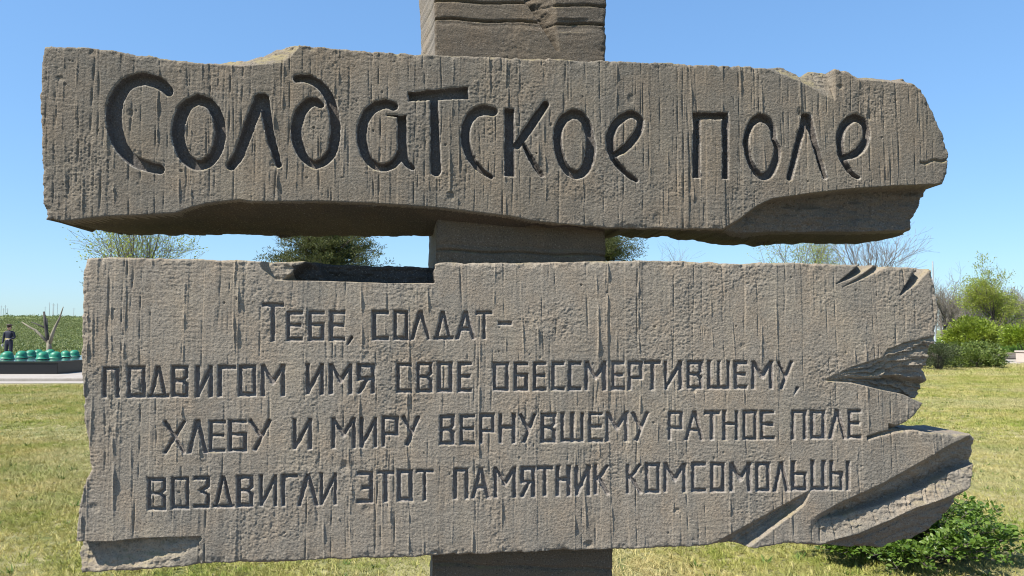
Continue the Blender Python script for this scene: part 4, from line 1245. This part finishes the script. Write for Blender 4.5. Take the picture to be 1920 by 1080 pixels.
def granite(name, c, rough):
    m, nt, bs, out = new_mat(name)
    co = posco(nt)
    col = mix(nt, c, (c[0] * 2.2, c[1] * 2.1, c[2] * 2.1), ramp(nt, noise(nt, co, 60, 3, 0.7), [(0.5, grey(0)), (0.7, grey(0.6))]))
    nt.links.new(col, bs.inputs['Base Color'])
    bs.inputs['Roughness'].default_value = rough
    bs.inputs['Specular IOR Level'].default_value = 0.4
    return m
M_GRAN = granite("dark_granite", (0.009, 0.0085, 0.010), 0.35)
M_GRAN_TOP = granite("polished_granite_top", (0.020, 0.024, 0.024), 0.12)
plat = empty("granite_platform", (-19.85, 28.9, 0.11), 0, label="low black polished granite platform carrying the green helmets on the plaza", cat="platform")
W2, D2, PH = 4.2, 3.1, 0.44
m = MB(); m.box(-W2 + .03, W2 - .03, -D2 + .03, D2 - .03, 0.0, PH - .06); m.build('core', M_GRAN, plat)
def slab_piece(name, x0, x1, y0, y1, z0, z1, mat=M_GRAN):
    m = MB(); m.prism([(x0, y0), (x1, y0), (x1, y1), (x0, y1)], z0, z1, 0.006); return m.build(name, mat, plat)
npan = 4
for k in range(npan):
    a = -W2 + k * (2 * W2) / npan; b = a + 2 * W2 / npan
    slab_piece('front_panel', a + .004, b - .004, -D2, -D2 + .028, 0, PH - .062)
    slab_piece('top_panel', a + .003 - (.03 if k == 0 else 0), b - .003 + (.03 if k == npan - 1 else 0), -D2 - .03, -.003, PH - .06, PH, M_GRAN_TOP)
    slab_piece('top_panel', a + .003 - (.03 if k == 0 else 0), b - .003 + (.03 if k == npan - 1 else 0), .003, D2 + .03, PH - .06, PH, M_GRAN_TOP)
for k in range(3):
    a = -D2 + .03 + k * (2 * D2 - .06) / 3; b = a + (2 * D2 - .06) / 3
    slab_piece('side_panel', W2 - .028, W2, a + .003, b - .003, 0, PH - .062)

# helmets
def green_mat():
    m, nt, bs, out = new_mat("green_helmet_paint")
    co = objco(nt)
    col = mix(nt, (0.012, 0.165, 0.088), (0.020, 0.215, 0.120), ramp(nt, noise(nt, co, 7, 4, 0.6), [(0.4, grey(0)), (0.65, grey(1))]))
    nt.links.new(col, bs.inputs['Base Color']); bs.inputs['Roughness'].default_value = 0.48
    bump(nt, bs, noise(nt, co, 40, 3), 0.15, 0.004)
    return m
M_HELM = green_mat()
M_HELM_IN = new_mat("helmet_rim_paint"); M_HELM_IN[2].inputs['Base Color'].default_value = (0.008, 0.13, 0.085, 1); M_HELM_IN[2].inputs['Roughness'].default_value = .5; M_HELM_IN = M_HELM_IN[0]
HEL = [(17.5, 673.3, 1.0, "green helmet nearest the left edge, in front of the officer"), (44, 671.6, 0.98, "second green helmet from the left in the front row"),
 (61, 668.8, 0.95, "green helmet half hidden behind the second front helmet"), (75, 667.3, 0.92, "small back-row green helmet left of the leafless tree sculpture"),
 (83.5, 674.0, 1.0, "largest nearest green helmet, left of the granite joint"), (107.5, 672.4, 0.93, "green helmet above the vertical granite joint"),
 (97, 667.2, 0.93, "back-row green helmet right in front of the tree sculpture foot"), (125.5, 670.2, 0.93, "second green helmet from the slab's edge"),
 (142.5, 668.6, 0.92, "green helmet next to the left edge of the lower slab")]
def helmet_mesh():
    # dome with a flared brim, deeper at the back
    prof = [(0.0, .335), (.06, .332), (.115, .315), (.165, .282), (.203, .235), (.226, .18), (.236, .125), (.242, .08), (.252, .052), (.272, .030), (.285, .018), (.283, .008), (.262, .016), (.238, .04), (.22, .09)]
    n = 28; v = []; f = []
    for i, (r, z) in enumerate(prof):
        for k in range(n):
            t = 2 * math.pi * k / n
            fr = math.cos(t)
            rr = r * (1 + 0.07 * fr * (i > 3))
            zz = z + (0.022 * max(0, fr) if i >= 7 else 0) - (0.012 * max(0, -fr) if i >= 8 else 0)
            v.append((rr * math.cos(t) * 1.06, rr * math.sin(t) * 0.93, zz + .008))
    for i in range(len(prof) - 1):
        for k in range(n):
            j = (k + 1) % n
            f.append((i * n + k, (i + 1) * n + k, (i + 1) * n + j, i * n + j))
    return v, f
hv, hf = helmet_mesh()
h0 = None
rsq = random.Random(3)
for px, py, sc, lb in HEL:
    y = (CAMZ - (0.11 + PH)) * F / (py - HOR)
    x = (px - CX) / F * y
    if h0 is None:
        root = empty("helmet", (0, 0, 0), cat="helmet", group="green helmets on the granite platform")
        dome = mesh_obj('dome', hv, hf, M_HELM, root, smooth=True)
        m = MB(); n_ = 28
        P = [(0.287 * 1.06 * (1 + .07 * math.cos(t)) * math.cos(t), 0.287 * .93 * (1 + .07 * math.cos(t)) * math.sin(t), 0.02 + 0.022 * max(0, math.cos(t)) - .012 * max(0, -math.cos(t))) for t in [2 * math.pi * k / n_ for k in range(n_ + 1)]]
        m.tube(P, 0.0075, 5, cap=False)
        rim = m.build('rim', M_HELM_IN, root, smooth=True)
        h0 = root; parts = [dome, rim]; r = root
    else:
        r = h0.copy(); COL.objects.link(r)
        for q in parts:
            c = q.copy(); c.parent = r; COL.objects.link(c)
    r['label'] = lb
    r.location = (x, y, 0.11 + PH)
    r.scale = (sc * .86,) * 3
    r.rotation_euler = (0, 0, R(-90 + rsq.uniform(-70, 60)))

# leafless tree sculpture
ts = empty("tree_sculpture", (at(92, 655, 34)[0], 34.0, 0.11), label="forked leafless tree sculpture with cut limbs behind the granite platform", cat="sculpture")
def P6(zx, zy, y=34.0, dy=0.0):
    p = at(zx / 6.0, 560 + zy / 6.0, y + dy); o = ts.location
    return Vector((p[0] - o[0], p[1] - o[1], p[2] - o[2]))
M_TS_D = bark_mat("charred_trunk", (0.075, 0.066, 0.058), (0.040, 0.036, 0.034))
M_TS_L = bark_mat("weathered_limb", (0.27, 0.235, 0.17), (0.14, 0.125, 0.09))
m = MB(); b0 = P6(552, 600); m.tube([Vector((b0.x, b0.y, 0)), P6(552, 600), P6(553, 540), P6(545, 470)], [.17, .13, .105, .08], 9); m.build('trunk', M_TS_L, ts, smooth=True)
m = MB(); m.tube([P6(548, 500), P6(527, 400), P6(508, 280), P6(495, 145)], [.085, .08, .06, .045], 8); m.build('limb', M_TS_D, ts, smooth=True)
m = MB(); m.tube([P6(540, 470, dy=.1), P6(525, 350, dy=.15), P6(520, 225, dy=.2)], [.06, .06, .05], 8); m.build('limb', M_TS_D, ts, smooth=True)
m = MB(); m.tube([P6(562, 500), P6(588, 400), P6(625, 310), P6(672, 215), P6(712, 90)], [.085, .075, .06, .04, .018], 8); m.build('limb', M_TS_L, ts, smooth=True)
m = MB(); m.tube([P6(535, 490), P6(460, 415), P6(400, 355), P6(340, 325), P6(245, 262)], [.07, .055, .055, .045, .022], 8); m.build('limb', M_TS_L, ts, smooth=True)
m = MB(); m.tube([P6(500, 325, dy=.2), P6(430, 293, dy=.3), P6(350, 262, dy=.3)], [.04, .03, .018], 7); m.build('limb', M_TS_D, ts, smooth=True)

# power poles on the ridge
M_POLE = gravel_mat("pole_concrete", (0.42, 0.44, 0.46), (0.36, 0.38, 0.40), 3)
def pole(x, y, z, h, r, label, group=None, arm=0.9):
    m = MB(); m.tube([(0, 0, -.3), (0, 0, h)], [r, r * .6], 7)
    root = empty("utility_pole", (x, y, z), label=label, cat="pole", group=group)
    m.build('post', M_POLE, root)
    m = MB(); m.box(-arm, arm, -.05, .05, h * .9, h * .9 + .1); m.build('crossarm', M_POLE, root)
for kk, (px, top) in enumerate(((2, 573), (6.3, 578), (9.8, 572), (14.3, 578), (84.5, 575), (92.7, 567), (99.3, 568), (100.8, 570), (107.3, 569), (138.5, 577))):
    y = 430.0; x = (px - CX) / F * y
    z = float(hgt(x, y)); zt = at(px, top, y)[2]
    pole(x, y, z, zt - z, 0.18, ["tall pole at the very left edge on the far ridge", "short pole right of the leftmost pole on the far ridge", "third pole from the left edge on the far ridge", "short pole above the officer's cap on the far ridge",
         "short pole left of the forked sculpture's upright limb, far ridge", "tall pole just right of the sculpture's upright limb, far ridge", "taller pole of the close pair on the far ridge", "shorter pole of the close pair on the far ridge",
         "pole right of the close pair on the far ridge", "lone pole nearest the lower slab's left edge on the far ridge"][kk], "utility poles on the far ridge")
p_ = gpos(1751.5, 0, 70); pole(p_[0], 70, 0, at(1751, 490, 70)[2], 0.11, "grey pole standing just behind the top right corner of the lower slab", arm=0.0001)

# ------------------------------------------------------------------ officer by the platform
def skin_body(name, verts, edges, radii, mat, parent, root_i=0, sub=2):
    me = bpy.data.meshes.new(name)
    me.from_pydata(verts, edges, [])
    o = bpy.data.objects.new(name, me); COL.objects.link(o); o.parent = parent
    md = o.modifiers.new("skin", 'SKIN'); md.use_smooth_shade = True
    lay = me.skin_vertices[0] if me.skin_vertices else None
    if lay is None:
        bpy.context.view_layer.objects.active = o
        import bmesh
        bm = bmesh.new(); bm.from_mesh(me); bm.verts.layers.skin.verify(); bm.to_mesh(me); bm.free()
        lay = me.skin_vertices[0]
    for i, r in enumerate(radii):
        lay.data[i].radius = r if isinstance(r, tuple) else (r, r)
        lay.data[i].use_root = (i == root_i)
    sb = o.modifiers.new("sub", 'SUBSURF'); sb.levels = sub; sb.render_levels = sub
    me.materials.append(mat)
    return o
def flat_mat(name, c, rough=0.7):
    m, nt, bs, out = new_mat(name)
    col = mix(nt, c, tuple(x * .75 for x in c), ramp(nt, noise(nt, objco(nt), 25, 3), [(0.35, grey(0)), (0.7, grey(1))]))
    nt.links.new(col, bs.inputs['Base Color']); bs.inputs['Roughness'].default_value = rough
    return m
M_NAVY = flat_mat("navy_cloth", (0.010, 0.013, 0.030)); M_TEAL = flat_mat("dark_teal_cloth", (0.014, 0.045, 0.060)); M_SKIN = flat_mat("skin", (0.46, 0.27, 0.20), .5)
M_GOLD = flat_mat("gold_braid", (0.55, 0.42, 0.14), .4); M_CAP = flat_mat("cap_cloth", (0.060, 0.035, 0.030)); M_GLOVE = flat_mat("pale_glove", (0.5, 0.48, 0.5)); M_SHOE = flat_mat("black_leather", (0.012, 0.012, 0.012), .25); M_HAIR = flat_mat("dark_hair", (0.03, 0.02, 0.015))
yo = 35.5
off_ = empty("person", (at(17.5, 620, yo)[0], yo, 0.11), R(6), label="standing person in dark navy uniform and peaked cap behind the granite platform", cat="person")
H = 1.72
V = [(0,0,.95),(0,.0,1.10),(0,0,1.28),(0,0,1.42),(0,-.005,1.50),            # 0 pelvis 1 waist 2 chest 3 collar 4 neck
     (.10,0,.90),(.105,-.01,.50),(.11,.01,.09),(.12,-.12,.04),              # 5-8 right leg
     (-.10,0,.90),(-.105,-.01,.50),(-.11,.01,.09),(-.12,-.12,.04),          # 9-12 left leg
     (.19,0,1.41),(.245,.02,1.16),(.13,-.20,1.08),                          # 13-15 arm (bent in front)
     (-.19,0,1.41),(-.26,.03,1.14),(-.255,-.06,.90)]                        # 16-18 arm hanging
E = [(0,1),(1,2),(2,3),(3,4),(0,5),(5,6),(6,7),(7,8),(0,9),(9,10),(10,11),(11,12),(3,13),(13,14),(14,15),(3,16),(16,17),(17,18)]
Rr = [(.16,.12),(.15,.11),(.18,.12),(.10,.085),(.055,.055),(.095,.10),(.075,.075),(.06,.06),(.045,.035),(.095,.10),(.075,.075),(.06,.06),(.045,.035),(.068,.065),(.055,.055),(.038,.038),(.068,.065),(.055,.055),(.038,.038)]
body = skin_body('body', V, E, Rr, M_NAVY, off_)
# head with face
m = MB(); n_ = 16
prof = [(0.0,-.125),(.038,-.12),(.060,-.09),(.074,-.04),(.080,.01),(.080,.05),(.070,.09),(.045,.115),(0.0,.125)]
m.lathe(prof, (0, -.01, 1.625), n_, 0.95, 1.15)
m.tube([(0, -.10, 1.64), (0, -.118, 1.612), (0, -.098, 1.60)], [.010, .016, .010], 6)
for sx in (-1, 1): m.tube([(sx * .078, 0, 1.60), (sx * .084, .004, 1.635)], [.012, .014], 5)
m.tube([(-.022, -.098, 1.572), (0, -.103, 1.570), (.022, -.098, 1.572)], [.004, .007, .004], 5)
m.build('head', M_SKIN, off_, smooth=True)
m = MB()
for sx in (-1, 1): m.tube([(sx * .030 - .008, -.0985, 1.642), (sx * .030 + .008, -.0985, 1.642)], .006, 6)
m.build('eyes', M_HAIR, off_)
m = MB(); m.lathe([(.072, -.05), (.082, -.01), (.083, .04), (.07, .08)], (0, .018, 1.625), 14, .97, 1.12); m.build('hair', M_HAIR, off_, smooth=True)
cap = None
m = MB(); m.lathe([(.086, 0), (.088, .045), (.135, .085), (.138, .10), (.06, .125), (0.0, .128)], (0, -.005, 1.672), 18, .98, 1.1)
cap = m.build('cap', M_CAP, off_, smooth=True)
m = MB()
vis = [(math.sin(t) * .085, -.08 - math.cos(t) * .06, 1.672 - .012 * math.cos(t)) for t in [R(a) for a in range(-80, 81, 20)]]
vin = [(math.sin(t) * .085, -.07 - math.cos(t) * .01, 1.690) for t in [R(a) for a in range(-80, 81, 20)]]
k = len(vis)
m.add(vis + vin + [(x, y, z - .006) for x, y, z in vis + vin], [(i, i + 1, k + i + 1, k + i) for i in range(k - 1)] + [(2*k + i + 1, 2*k + i, 3*k + i, 3*k + i + 1) for i in range(k - 1)] + [(i + 1, i, 2*k + i, 2*k + i + 1) for i in range(k - 1)])
m.build('visor', M_SHOE, cap)
for sx in (-1, 1):
    m = MB(); m.prism([(-.045, -.03), (.055, -.03), (.055, .035), (-.045, .035)], 0, .014, .004)
    e = m.build('epaulette', M_GOLD, off_); e.location = (sx * .165, 0, 1.468); e.rotation_euler = (0, sx * R(16), 0)
m = MB(); m.lathe([(.166, -.022), (.172, -.01), (.172, .018), (.166, .03)], (0, 0, 1.085), 18, .98, .75); m.build('belt', M_GOLD, off_, smooth=True)
def hand(base, d, down, mat):
    base = Vector(base); d = Vector(d).normalized(); s_ = d.cross(Vector(down)).normalized(); dn = Vector(down).normalized()
    v = [tuple(base), tuple(base + d * .055)]; e = [(0, 1)]; r = [(.026, .018), (.032, .016)]
    for i, (o_, ln_) in enumerate(((-.026, .066), (-.009, .074), (.009, .070), (.025, .056))):
        a = len(v)
        v += [tuple(base + d * .085 + s_ * o_), tuple(base + d * (.085 + ln_ * .5) + s_ * o_ + dn * .008), tuple(base + d * (.085 + ln_ * .85) + s_ * o_ + dn * .03)]
        e += [(1, a), (a, a + 1), (a + 1, a + 2)]; r += [.0095, .0085, .007]
    a = len(v)
    v += [tuple(base + d * .03 + s_ * -.04 + dn * .01), tuple(base + d * .062 + s_ * -.052 + dn * .022)]
    e += [(0, a), (a, a + 1)]; r += [.011, .009]
    return skin_body('hand', v, e, r, mat, off_, 0, 1)
hand((.125, -.205, 1.075), (-1, -.35, -.1), (0, -.3, -1), M_GLOVE)
hand((-.255, -.065, .885), (0, -.15, -1), (.6, -.6, 0), M_GLOVE)

# ------------------------------------------------------------------ near shrub behind the lower right corner
def near_shrub():
    loc = (at(1690, 1000, 5.45)[0], 5.45, 0)
    root = empty("leafy_shrub", loc, label="low glossy green shrub on the lawn behind the lower right end of the lower slab", cat="shrub")
    rs = random.Random(9); nr = np.random.RandomState(9)
    m = MB(); tips = []; dirs = []
    for k in range(165):
        a = rs.uniform(0, 6.283); q = math.sqrt(rs.random()) * 1.0
        ex, ey = math.cos(a) * 0.80 * q, math.sin(a) * 0.70 * q
        hh = (0.52 - 0.26 * q * q) * (rs.uniform(0.62, 1.05) if k % 6 else rs.uniform(1.05, 1.25)) * (1.0 if ex > -.1 else 0.62) * (1.0 if ey > 0 else .85)
        if ex > .38: hh *= 1.0
        b = Vector((ex * .35, ey * .35, -.01)); e = Vector((ex, ey, hh))
        mid = b.lerp(e, .5) + Vector((rs.gauss(0, .03), rs.gauss(0, .03), .05))
        pts = [b, b.lerp(mid, .5) + Vector((0, 0, .02)), mid, mid.lerp(e, .5), e]
        m.tube(pts, [.0055, .005, .004, .003, .0018], 5, cap=False)
        for i in range(26):
            t = rs.uniform(0.25, 1.02) ** 0.8
            p = (mid.lerp(e, (t - .5) * 2) if t > .5 else b.lerp(mid, t * 2))
            az = i * 2.4 + k
            sd = Vector((math.cos(az), math.sin(az), rs.uniform(-.1, .7))).normalized()
            # a short petiole with three leaflets
            w = p + sd * rs.uniform(.02, .055)
            if i % 3 == 0: m.tube([p, w], .0012, 3, cap=False)
            for j in range(4):
                tips.append(w + Vector((rs.gauss(0, .012), rs.gauss(0, .012), rs.gauss(0, .008)))); dirs.append(sd * 0.8 + Vector((rs.gauss(0, .6), rs.gauss(0, .6), rs.gauss(0, .35) + .15)))
    m.build('stems', M_BARK, root)
    C = np.array([list(t) for t in tips]); D = np.array([list(d) for d in dirs]); n = len(C)
    a = D / np.linalg.norm(D, axis=1)[:, None]
    ref = nr.randn(n, 3) * .5 + np.array([0, 0, 1.0]); b = np.cross(a, ref); b /= np.linalg.norm(b, axis=1)[:, None]
    c = np.cross(b, a)
    L = (0.016 + 0.032 * nr.rand(n) ** 1.3)[:, None]; W = L * 0.29
    v = np.stack([C, C + a * L * .3 + b * W + c * L * .10, C + a * L * .68 + b * W * .8 + c * L * .06, C + a * L - c * L * .12,
                  C + a * L * .68 - b * W * .8 + c * L * .06, C + a * L * .3 - b * W + c * L * .10, C + a * L * .5], 1)
    i = np.arange(n)[:, None] * 7
    tri = np.array([[0, 1, 6], [1, 2, 6], [2, 3, 6], [3, 4, 6], [4, 5, 6], [5, 0, 6]])
    f = (i[:, None, :] + tri[None]).reshape(-1, 3)
    mesh_obj('foliage', v.reshape(-1, 3), f, M_LEAF_NEAR, root, smooth=True)
    return root
near_shrub()

# ------------------------------------------------------------------ grass: real tufts scattered by geometry nodes
def blade_mat():
    m, nt, bs, out = new_mat("grass_blades")
    co = posco(nt)
    oi = nt.nodes.new('ShaderNodeObjectInfo').outputs['Random']
    dry = ramp(nt, oi, [(0.0, (0.647, 0.532, 0.216)), (0.35, (0.490, 0.427, 0.144)), (0.6, (0.353, 0.342, 0.086)), (1.0, (0.725, 0.627, 0.302))])
    grn = ramp(nt, oi, [(0.0, (0.186, 0.266, 0.032)), (0.5, (0.304, 0.351, 0.065)), (1.0, (0.470, 0.427, 0.137))])
    k = ramp(nt, noise(nt, co, 0.75, 6, 0.7), [(0.42, grey(0)), (0.60, grey(1))])
    col = mix(nt, dry, grn, k)
    pk = ramp(nt, noise(nt, co, 0.28, 4, 0.6), [(0.45, grey(0)), (0.66, grey(0.6))])
    col = mix(nt, col, (0.58, 0.50, 0.30), pk)
    dk = ramp(nt, noise(nt, co, 2.6, 5, 0.7), [(0.30, grey(0.55)), (0.45, grey(0))])
    col = mix(nt, col, (0.20, 0.19, 0.07), dk)
    nt.links.new(col, bs.inputs['Base Color']); bs.inputs['Roughness'].default_value = 0.7
    bs.inputs['Specular IOR Level'].default_value = 0.2
    tr = nt.nodes.new('ShaderNodeBsdfTranslucent'); nt.links.new(col, tr.inputs[0])
    mx = nt.nodes.new('ShaderNodeMixShader'); mx.inputs[0].default_value = 0.3
    nt.links.new(bs.outputs[0], mx.inputs[1]); nt.links.new(tr.outputs[0], mx.inputs[2]); nt.links.new(mx.outputs[0], out.inputs[0])
    return m
M_BLADE = blade_mat()

def scatter(name, quad, density, seed, blades, hlen, width, mat, smin=0.6, smax=1.3, zoff=0.0, lay=(10, 75), terrain=False, res=1):
    """a sheet of ground that carries instanced tufts made inside its own node tree"""
    (x0, y0), (x1, y1), (x2, y2), (x3, y3) = quad
    N = res
    v = []; f = []
    for j in range(N + 1):
        for i in range(N + 1):
            a = i / N; b = j / N
            x = (x0 * (1 - a) + x1 * a) * (1 - b) + (x3 * (1 - a) + x2 * a) * b
            y = (y0 * (1 - a) + y1 * a) * (1 - b) + (y3 * (1 - a) + y2 * a) * b
            z = (float(hgt(x, y)) if terrain else 0.0) + zoff
            v.append((x, y, z))
    for j in range(N):
        for i in range(N):
            k = j * (N + 1) + i
            f.append((k, k + 1, k + N + 2, k + N + 1))
    o = mesh_obj(name, v, f, mat)
    ng = bpy.data.node_groups.new(name + "_nodes", 'GeometryNodeTree')
    ng.interface.new_socket('Geometry', in_out='INPUT', socket_type='NodeSocketGeometry')
    ng.interface.new_socket('Geometry', in_out='OUTPUT', socket_type='NodeSocketGeometry')
    gi = ng.nodes.new('NodeGroupInput'); go = ng.nodes.new('NodeGroupOutput')
    L = ng.links.new
    rs = random.Random(seed)
    join = ng.nodes.new('GeometryNodeJoinGeometry')
    for b in range(blades):
        cn = ng.nodes.new('GeometryNodeMeshCone')
        cn.inputs['Vertices'].default_value = 3
        cn.inputs['Side Segments'].default_value = 2
        cn.fill_type = 'NONE'
        cn.inputs['Radius Top'].default_value = width * 0.15
        cn.inputs['Radius Bottom'].default_value = width * rs.uniform(0.7, 1.2)
        cn.inputs['Depth'].default_value = hlen * rs.uniform(0.5, 1.25)
        tf = ng.nodes.new('GeometryNodeTransform')
        az = rs.uniform(0, 6.28); rr = rs.uniform(0, hlen * .55)
        tf.inputs['Translation'].default_value = (math.cos(az) * rr, math.sin(az) * rr, -0.003)
        tilt = R(rs.uniform(*lay)); az2 = rs.uniform(0, 6.28)
        e = (Matrix.Rotation(az2, 3, 'Z') @ Matrix.Rotation(tilt, 3, 'X')).to_euler()
        tf.inputs['Rotation'].default_value = e
        tf.inputs['Scale'].default_value = (1, 0.45, 1)
        L(cn.outputs['Mesh'], tf.inputs['Geometry']); L(tf.outputs[0], join.inputs[0])
    sm = ng.nodes.new('GeometryNodeSetMaterial'); sm.inputs['Material'].default_value = mat
    L(join.outputs[0], sm.inputs[0])
    dp = ng.nodes.new('GeometryNodeDistributePointsOnFaces')
    dp.inputs['Density'].default_value = density; dp.inputs['Seed'].default_value = seed
    L(gi.outputs[0], dp.inputs['Mesh'])
    ip = ng.nodes.new('GeometryNodeInstanceOnPoints')
    L(dp.outputs['Points'], ip.inputs['Points']); L(sm.outputs[0], ip.inputs['Instance'])
    rv = ng.nodes.new('FunctionNodeRandomValue'); rv.data_type = 'FLOAT_VECTOR'
    rv.inputs[0].default_value = (-0.15, -0.15, 0); rv.inputs[1].default_value = (0.15, 0.15, 6.283)
    L(rv.outputs[0], ip.inputs['Rotation'])
    rf = ng.nodes.new('FunctionNodeRandomValue'); rf.data_type = 'FLOAT'
    rf.inputs[2].default_value = smin; rf.inputs[3].default_value = smax
    L(rf.outputs[1], ip.inputs['Scale'])
    L(ip.outputs[0], go.inputs[0])
    md = o.modifiers.new("tufts", 'NODES'); md.node_group = ng
    return o
g1 = scatter("grass", [(-5.4, 4.3), (5.6, 4.5), (9.5, 11), (-9.5, 11)], 1150, 1, 11, 0.046, 0.0030, M_BLADE, lay=(5, 85))
tag(g1, "mown lawn of dry and green grass right behind the monument", "grass", kind='stuff')
g2 = scatter("grass", [(-9.5, 11), (9.5, 11), (20, 27), (-16, 21.8)], 260, 2, 11, 0.060, 0.0045, M_BLADE, lay=(10, 85))
tag(g2, "farther lawn reaching to the plaza and hedge", "grass", kind='stuff')
g3 = scatter("grass", [(3, 25), (20, 27), (40, 36), (3, 36)], 60, 3, 10, 0.11, 0.008, M_BLADE, lay=(10, 85))
tag(g3, "lawn strip around the hedges and gravel path", "grass", kind='stuff')
g8 = scatter("lawn_weeds", [(-5.4, 4.4), (5.6, 4.6), (16, 20), (-13, 20)], 7, 21, 13, 0.055, 0.010, M_WEED, smin=.35, smax=1.25, lay=(30, 80))
tag(g8, "scattered green weed rosettes in the lawn", "weeds", kind='stuff')
g4 = scatter("weeds", [(-52, 42), (-16, 42), (-66, 230), (-190, 230)], 4.0, 4, 18, 0.20, 0.035, M_STEPPE, smin=.4, smax=1.5, terrain=True, res=40)
tag(g4, "green weeds and low scrub covering the slope on the left", "weeds", kind='stuff')
def scrub():
    rs = np.random.RandomState(88); C = []
    for k in range(520):
        ridge = k < 210
        y = rs.uniform(330, 400) if ridge else rs.uniform(62, 320)
        b = R(rs.uniform(-36, -26)) if k % 5 else R(rs.uniform(-42, -22))
        x = math.tan(b) * y; sz = (rs.uniform(.5, 2.0) if ridge else rs.uniform(.3, .8) * (0.5 + y / 260))
        n = 46
        p = rs.randn(n, 3) * np.array([1.3, .9, .38]) * sz * 0.6; p[:, 2] = np.abs(p[:, 2])
        C.append(np.hstack([p + np.array([x, y, float(hgt(x, y))]), np.full((n, 1), sz)]))
    C = np.vstack(C)
    V, Fq = leaves_mesh(C[:, :3], 0.36 * np.clip(C[:, 3], .5, 2), rs, aspect=.7)
    o = mesh_obj("scrub", V, Fq, M_SCRUB)
    return tag(o, "ragged low bushes scattered over the slope and along its crest on the left", "scrub", kind='stuff')
scrub()
M_MEADOW = leaf_mat("meadow_green", [(0.085, 0.16, 0.02), (0.11, 0.20, 0.025), (0.14, 0.22, 0.035)], 0.35)
g5 = scatter("meadow", [(14, 55), (56, 55), (130, 130), (40, 130)], 5, 5, 14, 0.28, 0.03, M_MEADOW, smin=.4, smax=1.3, terrain=True, res=24)
tag(g5, "fresh green meadow under the bare trees on the right", "grass", kind='stuff')
